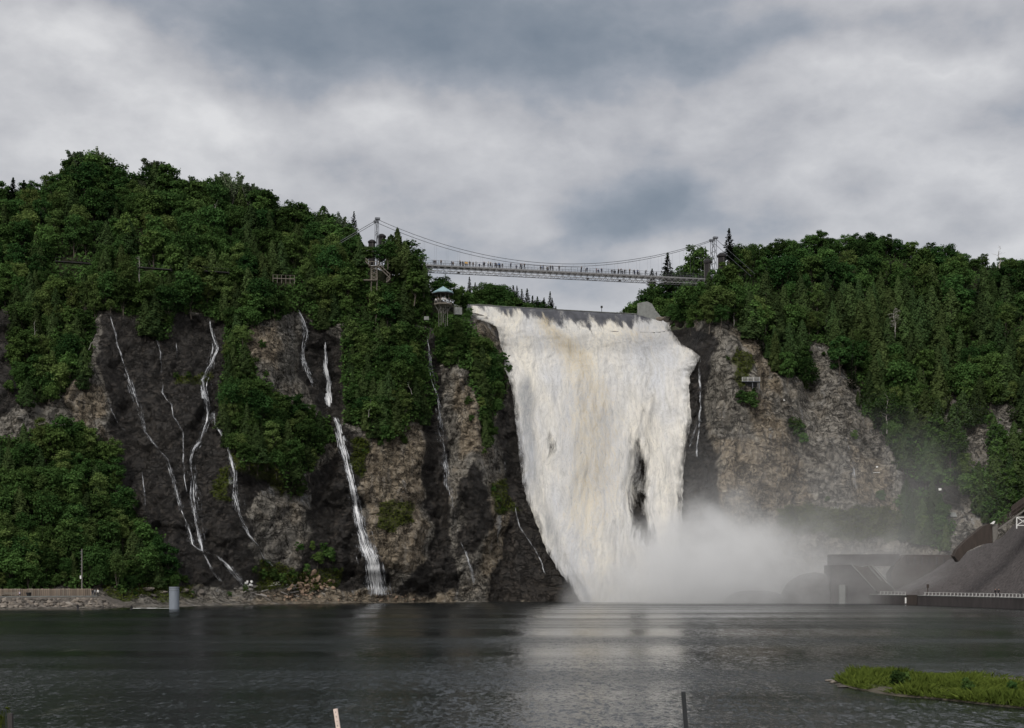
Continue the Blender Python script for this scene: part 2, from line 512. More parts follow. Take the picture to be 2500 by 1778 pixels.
BULGE = [  # px, py, rx, ry, metres towards the viewer
    (955, 1180, 95, 190, 6.0), (950, 1340, 110, 70, 3.0), (1155, 1060, 40, 190, 6.0), (1070, 1150, 40, 260, -5.0), (1150, 1250, 60, 110, 3.5),
    (795, 1120, 30, 260, -3.5), (745, 880, 32, 110, -5.0), (800, 930, 22, 110, -4.5), (510, 1000, 42, 330, -3.0), (650, 870, 60, 80, 4.0),
    (370, 1230, 26, 45, 4.0), (700, 1120, 120, 55, 4.5), (640, 1300, 90, 110, 2.5), (560, 1230, 40, 160, 1.8), (270, 1120, 40, 60, 4.0),
    (210, 990, 60, 80, 4.0), (1230, 1250, 50, 160, -2.0), (1040, 940, 30, 110, -4.0), (60, 1000, 50, 90, 2.0), (400, 900, 90, 120, -2.5),
    (1010, 1390, 110, 40, 4.0), (860, 1420, 80, 30, -3.0),
    (1810, 950, 70, 130, 6.0), (1725, 1060, 26, 260, -6.5), (1850, 1160, 90, 140, 6.0), (2010, 1120, 60, 170, 4.0), (1990, 980, 26, 120, -4.5),
    (2090, 1190, 55, 150, 4.5), (1945, 1200, 25, 160, -3.0), (1760, 1180, 36, 120, 3.0), (1870, 860, 30, 60, -2.0), (2230, 1220, 50, 80, -3.0),
    (1725, 850, 40, 50, 3.0), (1180, 830, 30, 40, 3.0),
]
# woods: places where trees root (photograph pixels)
V_A = [(-200, 420), (200, 380), (330, 430), (600, 440), (850, 560), (1000, 620), (1150, 720), (1140, 785), (1075, 800), (1050, 860), (1040, 790), (1000, 800), (830, 800), (770, 820), (715, 755),
       (690, 790), (620, 790), (540, 785), (470, 762), (430, 775), (400, 835), (360, 835), (340, 775), (240, 770), (235, 890), (215, 940), (120, 985), (60, 985), (25, 890), (20, 750), (-200, 740)]
V_B = [(540, 775), (620, 780), (650, 790), (610, 860), (625, 930), (690, 965), (740, 1000), (815, 1010), (825, 1075), (785, 1090), (760, 1150), (740, 1215), (705, 1205), (680, 1150), (590, 1145), (545, 1080), (528, 950), (540, 850)]
V_C = [(830, 800), (1040, 795), (1048, 900), (1058, 960), (1040, 1035), (1005, 1035), (960, 1085), (905, 1075), (870, 1040), (835, 1010), (828, 920)]
V_D = [(1060, 800), (1140, 785), (1165, 830), (1200, 865), (1225, 900), (1232, 950), (1215, 1030), (1200, 1100), (1175, 1080), (1168, 1000), (1150, 910), (1115, 890), (1080, 900), (1062, 870)]
V_E = [(-200, 1030), (60, 1075), (100, 1045), (240, 1065), (285, 1130), (300, 1220), (360, 1290), (395, 1330), (435, 1415), (430, 1440), (-200, 1443)]
V_R = [(1690, 720), (1712, 660), (1760, 600), (1860, 590), (2016, 565), (2112, 560), (2250, 595), (2400, 620), (2500, 640), (3000, 700), (3000, 1250), (2560, 1250), (2480, 1240), (2430, 1285), (2380, 1270), (2350, 1190),
       (2300, 1190), (2210, 1150), (2160, 1080), (2132, 1040), (2096, 1012), (2080, 944), (2045, 900), (2035, 850), (1992, 830), (1960, 856), (1985, 900), (1980, 960), (1944, 935), (1895, 930), (1876, 880), (1824, 820),
       (1792, 788), (1735, 790), (1700, 780)]
V_R2 = [(2190, 1200), (2300, 1200), (2335, 1300), (2300, 1340), (2200, 1320)]
V_ALL = [V_A, V_B, V_C, V_D, V_E, V_R, V_R2]
ROCKY_HOLES = [[(600, 800), (660, 790), (700, 850), (700, 930), (640, 900), (610, 860)], [(2288, 970), (2335, 960), (2350, 1050), (2320, 1040)], [(2350, 1030), (2405, 1050), (2415, 1130), (2370, 1140)],
               [(2420, 980), (2480, 980), (2500, 1060), (2440, 1050)], [(715, 750), (760, 780), (780, 870), (770, 960), (735, 940)], [(780, 830), (825, 830), (825, 1010), (780, 1000)], [(1045, 800), (1062, 800), (1065, 960), (1048, 900)]]
WET = [[(250, 765), (545, 770), (535, 1060), (620, 1150), (690, 1170), (600, 1240), (640, 1420), (420, 1440), (330, 1230), (290, 1110), (255, 900)],
       [(735, 750), (770, 800), (830, 830), (835, 1010), (900, 1100), (880, 1250), (950, 1440), (700, 1440), (760, 1300), (750, 1180), (820, 1080), (780, 1000), (730, 900)],
       [(1035, 830), (1065, 810), (1075, 1000), (1110, 1200), (1110, 1450), (940, 1460), (1060, 1370), (1030, 1150), (1030, 950)],
       [(1225, 960), (1300, 1200), (1430, 1480), (1180, 1470), (1240, 1300), (1215, 1080)], [(1130, 1200), (1170, 1140), (1200, 1300), (1120, 1370)],
       [(1215, 770), (1700, 800), (1740, 900), (1720, 1000), (1745, 1150), (1775, 1290), (1640, 1480), (1300, 1480)],
       [(-100, 760), (20, 770), (60, 1000), (-100, 1040)], [(1640, 800), (1740, 810), (1740, 900), (1690, 920)], [(2205, 1150), (2330, 1190), (2340, 1240), (2240, 1240)]]
TAN = [[(890, 1040), (1030, 1040), (1030, 1300), (1050, 1400), (930, 1400), (880, 1180)], [(1110, 940), (1180, 960), (1185, 1120), (1120, 1130)], [(1160, 790), (1215, 800), (1225, 880), (1170, 860)],
       [(1180, 1230), (1260, 1230), (1260, 1400), (1180, 1420)], [(255, 1060), (320, 1080), (310, 1130), (270, 1130)], [(340, 1200), (400, 1200), (410, 1260), (350, 1260)], [(460, 1380), (500, 1390), (490, 1440), (460, 1440)],
       [(150, 930), (250, 940), (260, 1030), (180, 1060)], [(1200, 1400), (1400, 1440), (1400, 1480), (1180, 1470)], [(1740, 1070), (1850, 1090), (1900, 1250), (1760, 1270)], [(1800, 960), (1870, 980), (1990, 1250), (1900, 1280)], [(2060, 1080), (2180, 1160), (2200, 1240), (2080, 1230)], [(1790, 800), (1880, 900), (1900, 980), (1850, 960)],
       [(620, 1440), (1100, 1450), (1100, 1480), (620, 1480)], [(610, 800), (680, 800), (690, 900), (620, 880)]]
MOSS = [[(1190, 1190), (1230, 1170), (1260, 1260), (1200, 1260)], [(930, 1230), (1020, 1240), (990, 1300), (930, 1300)], [(640, 1360), (720, 1390), (830, 1390), (820, 1440), (620, 1440)], [(420, 900), (500, 900), (490, 930), (430, 930)],
        [(240, 1440), (480, 1430), (480, 1465), (290, 1470)], [(860, 1070), (900, 1090), (890, 1170), (860, 1150)], [(600, 920), (760, 1000), (700, 1200), (560, 1140)], [(1900, 1240), (2250, 1240), (2250, 1330), (1900, 1300)],
        [(1790, 870), (1830, 900), (1800, 960), (1770, 900)], [(530, 1150), (560, 1150), (560, 1230), (530, 1230)]]

colpx = np.concatenate([np.arange(-900, -100, 12.0), np.arange(-100, 2600, 4.4), np.arange(2600, 3400, 14.0)])
segs = [16, 84, 74, 60, 46]
vs = np.concatenate([np.linspace(i, i + 1, s, endpoint=False) for i, s in enumerate(segs)] + [[5.0]])
kx = np.array([a[0] for a in KEYS], float)
kp = np.array([[q[0] for q in a[1]] for a in KEYS], float); ky = np.array([[q[1] for q in a[1]] for a in KEYS], float)
PYc = np.stack([np.interp(colpx, kx, kp[:, j]) for j in range(6)]); YDc = np.stack([np.interp(colpx, kx, ky[:, j]) for j in range(6)])
def blur(a, r=7):
    w = np.hanning(2 * r + 3)[1:-1]; w /= w.sum()
    return np.stack([np.convolve(np.pad(x, r, 'edge'), w, 'valid') for x in a])
PYc, YDc = blur(PYc, 5), blur(YDc, 7)
def vinterp(C):   # monotone cubic-ish along v
    o = np.empty((len(vs), C.shape[1]))
    for i, v in enumerate(vs):
        j = min(int(v), 4); u = v - j
        a = C[max(j - 1, 0)]; b = C[j]; c = C[j + 1]; d = C[min(j + 2, 5)]
        cm = 0.5 * ((2 * b) + (c - a) * u + (2 * a - 5 * b + 4 * c - d) * u ** 2 + (3 * b - a - 3 * c + d) * u ** 3)
        o[i] = 0.5 * cm + 0.5 * (b + (c - b) * u)
    return o
PY, YD = vinterp(PYc), vinterp(YDc)
PX = np.broadcast_to(colpx, PY.shape).copy()
X = (PX - CX) * YD / F; Z = CAMZ + (HZ - PY) * YD / F
# irregular outline of the zones
jx = fbm(PX * 0.02, PY * 0.02, 3.0, 4, 5) * 26; jy = fbm(PX * 0.02, PY * 0.02, 9.0, 4, 6) * 26
QX, QY = PX + jx, PY + jy
veg = sstep(-6, 12, np.minimum(sdf_many(V_ALL, QX, QY), -sdf_many(ROCKY_HOLES, QX, QY)))
wet = sstep(-14, 14, sdf_many(WET, QX, QY)); tanm = sstep(-12, 16, sdf_many(TAN, QX, QY)); moss = sstep(-12, 12, sdf_many(MOSS, QX, QY))
upper = sstep(3.6, 4.4, np.broadcast_to(vs[:, None], PY.shape))
left_up = (PX < 1150) & (PY < 760)
veg = np.maximum(veg, np.where(left_up | ((PX > 1760) & (PY < 760)), 1.0, 0.0))
beach = sstep(1464, 1470, PY) * (PX < 1150)
# relief
d = 3.2 * fbm(X * 0.035, Z * 0.03, 0, 4, 11)
rib = 1 - np.abs(fbm(X * 0.11 + 0.5 * fbm(X * 0.05, Z * 0.05, 0, 2, 3), Z * 0.022, 0, 3, 21)) * 2
d += 1.5 * (rib - 0.5)
dip = Z * 0.26 + X * 0.11 + 1.6 * fbm(X * 0.06, Z * 0.06, 0, 3, 31)
fr = dip - np.floor(dip)
d += 0.9 * (fr - 0.5) * (0.5 + 0.5 * fbm(X * 0.05, Z * 0.05, 5, 2, 33))
wx_, wz_ = X + 2.5 * fbm(X * 0.12, Z * 0.12, 0, 3, 41), Z + 2.5 * fbm(X * 0.12, Z * 0.12, 7, 3, 43)
rg_ = 1 - 2 * np.abs(fbm(wx_ * 0.16 + wz_ * 0.07, wz_ * 0.09 - wx_ * 0.03, 0, 4, 57))
right_ = sstep(1690, 1740, PX)
def facets(x, z, seed):
    xi, zi = np.floor(x).astype(np.int64), np.floor(z).astype(np.int64)
    best = np.full(x.shape, 1e9); out_ = np.zeros(x.shape)
    for a in (-1, 0, 1):
        for b2 in (-1, 0, 1):
            ci, cj = xi + a, zi + b2
            cx2 = ci + _hash(ci, cj, 1, seed); cz2 = cj + _hash(ci, cj, 2, seed)
            dd2 = (x - cx2) ** 2 + (z - cz2) ** 2
            v_ = (_hash(ci, cj, 3, seed) - .5) * 1.0 + (x - cx2) * (_hash(ci, cj, 4, seed) - .5) * 1.6 + (z - cz2) * (_hash(ci, cj, 5, seed) - .35) * 1.6
            out_ = np.where(dd2 < best, v_, out_); best = np.minimum(best, dd2)
    return out_
ux_, uz_ = X * .92 - Z * .40, X * .40 + Z * .92          # axes turned along the dip of the beds
jx2, jz2 = 1.2 * fbm(X * .3, Z * .3, 3, 3, 45), 1.2 * fbm(X * .3, Z * .3, 8, 3, 46)
vx_, vz_ = X * .90 + Z * .44, -X * .44 + Z * .90          # right cliff: slabs that slope down to the right
d += (1 - right_) * (1.9 * facets((ux_ + jx2) * 0.13, (uz_ + jz2) * 0.06, 101) + 1.15 * facets((ux_ + jx2) * 0.34, (uz_ + jz2) * 0.15, 102) + 0.75 * facets((X + jx2) * 0.50, (Z + jz2) * 0.62, 103))
d += right_ * (2.6 * facets((vx_ + jx2) * 0.085, (vz_ + jz2) * 0.032, 104) + 1.1 * facets((vx_ + jx2) * 0.26, (vz_ + jz2) * 0.085, 105) + 0.35 * facets((X + jx2) * 0.50, (Z + jz2) * 0.5, 106)) + 0.30 * fbm(X * 0.4, Z * 0.32, 0, 3, 61)
dg_ = fbm((X * .9 - Z * .42) * 0.16 + .5 * fbm(X * .06, Z * .06, 1, 3, 13), (X * .42 + Z * .9) * 0.035, 0, 4, 67)
d += right_ * 1.4 * (0.5 - np.abs(dg_) * 2)
rough = (1 - 0.6 * veg)
d = d * rough
for (bx, by, rx, ry, am) in BULGE:
    q = ((QX - bx) / rx) ** 2 + ((QY - by) / ry) ** 2
    d += am * np.exp(-q * 0.9)
# overhanging ledge across the lower left cliff
ledge_y = np.interp(PX, [560, 640, 700, 760, 830, 900], [1165, 1160, 1190, 1215, 1215, 1225])
lm = sstep(540, 620, PX) * (1 - sstep(860, 920, PX))
d += lm * (2.6 * np.exp(-((QY - ledge_y + 26) / 28.0) ** 2) - 2.2 * np.exp(-((QY - ledge_y - 14) / 16.0) ** 2))
fade = sstep(0.0, 0.9, np.broadcast_to(vs[:, None], PY.shape)) * (1 - 0.5 * upper)
behind_falls = sstep(1225, 1275, PX) * (1 - sstep(1640, 1690, PX))
d = d * fade * (1 - 0.85 * behind_falls)
YD2 = YD - d * 0.95
Z2 = Z + 0.15 * d * (1 - beach)
# below the water, and the plateau behind the crest
rows_pos = np.stack([X, YD2, Z2], -1)
n_r, n_c = PY.shape
under = rows_pos[0].copy(); under[:, 1] -= 6; under[:, 2] = -3.0
extra = []
for dy, dz in ((25, 1.5), (80, 3), (200, 4), (500, 2), (1500, -10)):
    q = rows_pos[-1].copy(); q[:, 0] *= (q[:, 1] + dy) / q[:, 1]; q[:, 1] += dy; q[:, 2] += dz * 0.6 - (dy * 0.02)
    extra.append(q)
allp = np.concatenate([under[None], rows_pos] + [e[None] for e in extra], 0)
def ext(a, lo=None, hi=None):
    return np.concatenate([(a[:1] if lo is None else np.full_like(a[:1], lo)), a] + [(a[-1:] if hi is None else np.full_like(a[-1:], hi))] * 5, 0)
NR = allp.shape[0]
idx = np.arange(NR * n_c).reshape(NR, n_c)
quads = np.stack([idx[:-1, :-1], idx[:-1, 1:], idx[1:, 1:], idx[1:, :-1]], -1).reshape(-1, 4)
zone = np.stack([ext(wet), ext(tanm), ext(moss), np.ones((NR, n_c))], -1).reshape(-1, 4)
TV = allp.reshape(-1, 3)
terr_me = mesh_np('cliff_terrain', TV, quads, [M['rock']], smooth=False, attrs={'zone': zone, 'soil': ext(veg, None, 1.0).ravel()})
link('cliff_terrain', terr_me, kind='structure')
BVH = BVHTree.FromPolygons([tuple(v) for v in TV], [tuple(q) for q in quads])
EYE = Vector((0, 0, CAMZ))


def hit(px, py, default=None):
    dr = Vector(((px - CX) / F, 1.0, (HZ - py) / F)).normalized()
    loc, nrm, i, dist = BVH.ray_cast(EYE, dr)
    if loc is None:
        return default
    return loc


def ground_z(x, y, top=300):
    loc, nrm, i, dist = BVH.ray_cast(Vector((x, y, top)), Vector((0, 0, -1)))
    return loc.z if loc is not None else None


def in_front(px, py, gap=0.3):
    h = hit(px, py)
    if h is None: return None
    dr = (h - EYE).normalized()
    return h - dr * gap


# ------------------------------------------------------------------ river basin
m, k = new_mat('river_water'); M['water'] = m
geo = k.n('ShaderNodeNewGeometry').outputs['Position']
calm = k.maprange(k.noise(k.mapping(geo, (0.005, 0.040, 1), loc=(4, 2, 0)), 1.0, 5, 0.6), 0.40, 0.60, 0.30, 1.0)
farther = k.maprange(k.n('ShaderNodeSeparateXYZ', i0=geo).outputs[1], 60, 300, 1.0, 0.55)
def wave(sc, loc, det=3, rot=0.0):
    nd = k.t.nodes.new('ShaderNodeTexNoise')
    k.set(nd.inputs['Vector'], k.mapping(geo, (*sc, 1), loc=loc, rot=(0, 0, rot)))
    nd.inputs['Scale'].default_value = 1.0; nd.inputs['Detail'].default_value = det; nd.inputs['Roughness'].default_value = 0.6; nd.inputs['Distortion'].default_value = 0.5
    return k.vmath('SUBTRACT', nd.outputs[1], (0.5, 0.5, 0.5))
sl = k.vmath('ADD', k.vmath('SCALE', wave((6.0, 2.6), (0, 0, 0), 3, 0.12)), k.vmath('SCALE', wave((2.6, 0.85), (5, 1, 0), 4, -0.08)))
sl.node.inputs[0].links[0].from_node.inputs[3].default_value = 0.75
sl.node.inputs[1].links[0].from_node.inputs[3].default_value = 0.50
s3 = k.vmath('SCALE', wave((0.42, 0.085), (9, 4, 0), 4)); s3.node.inputs[3].default_value = 0.17
s4 = k.vmath('SCALE', wave((0.10, 0.022), (2, 8, 0), 4)); s4.node.inputs[3].default_value = 0.14
s5 = k.vmath('SCALE', wave((1.1, 0.16), (21, 3, 0), 5, 0.03)); k.set(s5.node.inputs[3], k.maprange(k.n('ShaderNodeSeparateXYZ', i0=geo).outputs[1], 80, 220, 0.05, 0.42))
sl = k.vmath('ADD', k.vmath('ADD', sl, s5), k.vmath('ADD', s3, s4))
sc_ = k.vmath('SCALE', k.vmath('MULTIPLY', sl, (0.60, 0.90, 0.0))); k.set(sc_.node.inputs[3], k.math('MULTIPLY', calm, farther))
nrm = k.vmath('NORMALIZE', k.vmath('ADD', sc_, (0, -0.050, 1.0)))
pxyz = k.n('ShaderNodeSeparateXYZ', i0=geo).outputs
near_fall = k.math('MULTIPLY', k.maprange(pxyz[1], 330, 402, 0, 1, smooth=True), k.math('MULTIPLY', k.maprange(pxyz[0], 4, 24, 0, 1, smooth=True), k.maprange(pxyz[0], 88, 50, 0, 1, smooth=True)))
foam = k.maprange(k.math('ADD', k.noise(k.mapping(geo, (0.22, 0.05, 1)), 1.0, 7, 0.65, 0.5), k.math('MULTIPLY', near_fall, 0.16)), 0.64, 0.74)
foam = k.math('MULTIPLY', foam, k.maprange(near_fall, 0, 1, 0.12, 0.9))
p = k.n('ShaderNodeBsdfPrincipled', Base__Color=k.mix(foam, (0.009, 0.0115, 0.012), (0.42, 0.41, 0.38)), Roughness=k.maprange(calm, 0.30, 1.0, 0.12, 0.26), IOR=1.33, Normal=nrm)
k.n('ShaderNodeOutputMaterial', Surface=p.outputs[0])
ax = np.concatenate([np.linspace(-2500, -300, 12), np.linspace(-260, 300, 60), np.linspace(340, 2500, 12)])
ay = np.concatenate([np.linspace(20, 420, 120), [460, 600]])
gx, gy = np.meshgrid(ax, ay)
gi = np.arange(gx.size).reshape(gx.shape)
wq = np.stack([gi[:-1, :-1], gi[:-1, 1:], gi[1:, 1:], gi[1:, :-1]], -1).reshape(-1, 4)
link('river_water', mesh_np('river_water', np.stack([gx, gy, np.zeros_like(gx)], -1).reshape(-1, 3), wq, [M['water']], smooth=True), kind='structure')
# river bed and the near bank under the photographer
link('river_bed', mesh_np('river_bed', [(-2500, -200, -3.5), (2500, -200, -3.5), (2500, 620, -3.5), (-2500, 620, -3.5)], [(0, 1, 2, 3)], [M['dark_concrete']]), kind='structure')
M['bank'] = plain('bank_soil', (0.030, 0.036, 0.018), 0.95, 0.4, 0.8)
bx = np.linspace(-400, 400, 81); by = np.array([-120, -40, 0, 12, 22, 30, 34, 38, 43, 48, 52.0]); bz = np.array([3.4, 3.3, 3.1, 2.9, 2.6, 2.1, 1.6, 1.0, 0.1, -1.2, -3.0])
gx, gy = np.meshgrid(bx, by); gz = np.repeat(bz[:, None], len(bx), 1) + 0.12 * fbm(gx * 0.2, gy * 0.2, 0, 3, 71)
gi = np.arange(gx.size).reshape(gx.shape)
link('near_bank_ground', mesh_np('near_bank_ground', np.stack([gx, gy, gz], -1).reshape(-1, 3), np.stack([gi[:-1, :-1], gi[:-1, 1:], gi[1:, 1:], gi[1:, :-1]], -1).reshape(-1, 4), [M['bank']], smooth=True), kind='structure')

# ------------------------------------------------------------------ weir above the falls
CREST_Z = 97.4
def crest(px):                     # ground plan of the weir crest: a straight line
    t = (px - 1150) / 410.0
    inv = (1 / 455.0) * (1 - t) + (1 / 471.0) * t
    return 1 / inv
def weir_py(px): return HZ - (CREST_Z - CAMZ) * F / crest(px)
prof = [(6.0, -1.6), (1.6, -0.25), (0.9, 0.0), (0.0, 0.0), (-1.1, -0.5), (-2.1, -1.6), (-3.2, -3.4), (-4.3, -5.6), (-5.6, -7.6), (-7.5, -9.5), (-7.5, -14), (6.0, -14)]
us = np.linspace(1135, 1606, 60)
vv, ff = [], []
for i, u in enumerate(us):
    Y = crest(u); x = (u - CX) * Y / F
    for (dy, dz) in prof: vv.append((x, Y + dy, CREST_Z + dz))
npf = len(prof)
for i in range(len(us) - 1):
    for j in range(npf):
        a = i * npf + j; b2 = i * npf + (j + 1) % npf
        ff.append((a, a + npf, b2 + npf, b2))
M['weir'] = plain('wet_weir_concrete', (0.060, 0.062, 0.072), 0.35, 0.45, 0.5, bump=0.2, stretch=(1, 1, 0.25))
dam = link('weir', mesh_np('weir', vv, ff, [M['weir']], smooth=False), label='long dark concrete weir across the top of the main falls', category='weir')
cap = MB()
for i in range(0, len(us) - 1):
    a = (us[i] - CX) * crest(us[i]) / F; b2 = (us[i + 1] - CX) * crest(us[i + 1]) / F
    cap.solid([(a, crest(us[i]) - 0.25, CREST_Z + 0.01), (b2, crest(us[i + 1]) - 0.25, CREST_Z + 0.01), (b2, crest(us[i + 1]) - 0.25, CREST_Z + 0.22), (a, crest(us[i]) - 0.25, CREST_Z + 0.22)],
              [(a, crest(us[i]) + 0.5, CREST_Z + 0.01), (b2, crest(us[i + 1]) + 0.5, CREST_Z + 0.01), (b2, crest(us[i + 1]) + 0.5, CREST_Z + 0.22), (a, crest(us[i]) + 0.5, CREST_Z + 0.22)])
cap.build('crest_sill', M['concrete'], dam)

# ------------------------------------------------------------------ the main falls
def water_mat(name, thin=False):
    m, k = new_mat(name)
    geo = k.n('ShaderNodeNewGeometry').outputs['Position']
    att = k.n('ShaderNodeSeparateColor', i0=k.n('ShaderNodeAttribute', _attribute_name='flow').outputs['Color'])
    cover, tint, shade = att.outputs
    uv = k.n('ShaderNodeAttribute', _attribute_name='uvw').outputs['Color']      # across, down, random in metres
    if thin:
        s1 = k.noise(k.mapping(uv, (4.2, 0.16, 1)), 1.0, 5, 0.62, 0.5)
        s2 = k.noise(k.mapping(uv, (7.0, 0.9, 1)), 1.0, 4, 0.6, 0.3)
        f = k.math('ADD', cover, k.math('ADD', k.math('MULTIPLY', k.math('SUBTRACT', s1, 0.5), 2.4), k.math('MULTIPLY', k.math('SUBTRACT', s2, 0.5), 1.2)))
        al = k.maprange(f, 0.46, 0.80)
        colr = k.mix(k.maprange(f, 0.5, 1.1), (0.34, 0.36, 0.40), (0.82, 0.83, 0.84))
        nrm = None
    else:
        wv = k.n('ShaderNodeTexNoise', Vector=k.mapping(uv, (1, 0.5, 1)), Scale=0.12, Detail=6.0).outputs[1]
        q = k.vmath('ADD', uv, k.vmath('MULTIPLY', k.vmath('SUBTRACT', wv, (0.5, 0.5, 0.5)), (7.0, 16.0, 0)))
        s1 = k.noise(k.mapping(q, (0.26, 0.050, 1)), 1.0, 9, 0.62, 0.2)
        s2 = k.noise(k.mapping(q, (0.80, 0.15, 1)), 1.0, 10, 0.72, 0.2)
        s3 = k.noise(k.mapping(q, (0.10, 0.028, 1), loc=(7, 3, 0)), 1.0, 8, 0.60, 0.2)
        s4 = k.noise(k.mapping(q, (1.6, 0.85, 1)), 1.0, 8, 0.75, 0.4)
        f = k.math('ADD', cover, k.math('ADD', k.math('MULTIPLY', k.math('SUBTRACT', s1, 0.5), 1.5), k.math('MULTIPLY', k.math('SUBTRACT', s2, 0.5), 1.3)))
        al = k.maprange(f, 0.10, 0.74)
        base = k.mix(k.maprange(s3, 0.38, 0.62), (0.64, 0.655, 0.69), (0.84, 0.80, 0.715))
        base = k.mix(k.maprange(s2, 0.58, 0.34, 0.0, 0.75), base, (0.46, 0.455, 0.44))
        tf = k.maprange(k.math('ADD', tint, k.math('ADD', k.math('MULTIPLY', k.math('SUBTRACT', s2, 0.5), 2.0), k.math('MULTIPLY', k.math('SUBTRACT', s4, 0.5), 1.4))), 0.45, 1.25)
        base = k.mix(k.math('MULTIPLY', tf, 0.85), base, (0.50, 0.42, 0.28))
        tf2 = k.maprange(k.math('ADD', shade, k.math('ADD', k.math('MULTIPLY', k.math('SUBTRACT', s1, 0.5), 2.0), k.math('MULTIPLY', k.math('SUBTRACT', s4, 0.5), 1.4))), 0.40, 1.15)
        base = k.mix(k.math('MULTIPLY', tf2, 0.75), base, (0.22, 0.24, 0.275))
        s5 = k.noise(k.mapping(q, (3.4, 1.1, 1), loc=(2, 9, 0)), 1.0, 8, 0.78, 0.3)
        colr = k.mix(k.maprange(s4, 0.50, 0.34, 0.0, 0.55), base, (0.36, 0.36, 0.355))
        colr = k.mix(k.maprange(s5, 0.54, 0.72, 0.0, 0.6), colr, (0.86, 0.86, 0.84))
        colr = k.mix(k.maprange(s5, 0.44, 0.28, 0.0, 0.35), colr, (0.33, 0.325, 0.31))
        hg = k.math('ADD', k.math('MULTIPLY', s2, 0.8), k.math('ADD', k.math('MULTIPLY', s4, 0.6), k.math('MULTIPLY', s1, 1.2)))
        bb = k.n('ShaderNodeBump', Strength=1.0, Height=hg); bb.inputs['Distance'].default_value = 0.42
        nrm = bb.outputs[0]
    dif = k.n('ShaderNodeBsdfDiffuse', Color=colr)
    if nrm is not None: k.set(dif.inputs['Normal'], nrm)
    trl = k.n('ShaderNodeBsdfTranslucent', Color=colr)
    mx = k.n('ShaderNodeMixShader', i0=0.12, i1=dif.outputs[0], i2=trl.outputs[0])
    tr = k.n('ShaderNodeBsdfTransparent')
    mx2 = k.n('ShaderNodeMixShader', i0=al, i1=tr.outputs[0], i2=mx.outputs[0])
    k.n('ShaderNodeOutputMaterial', Surface=mx2.outputs[0])
    return m

M['falls'] = water_mat('falling_white_water')
M['thinfall'] = water_mat('thin_falling_water', True)

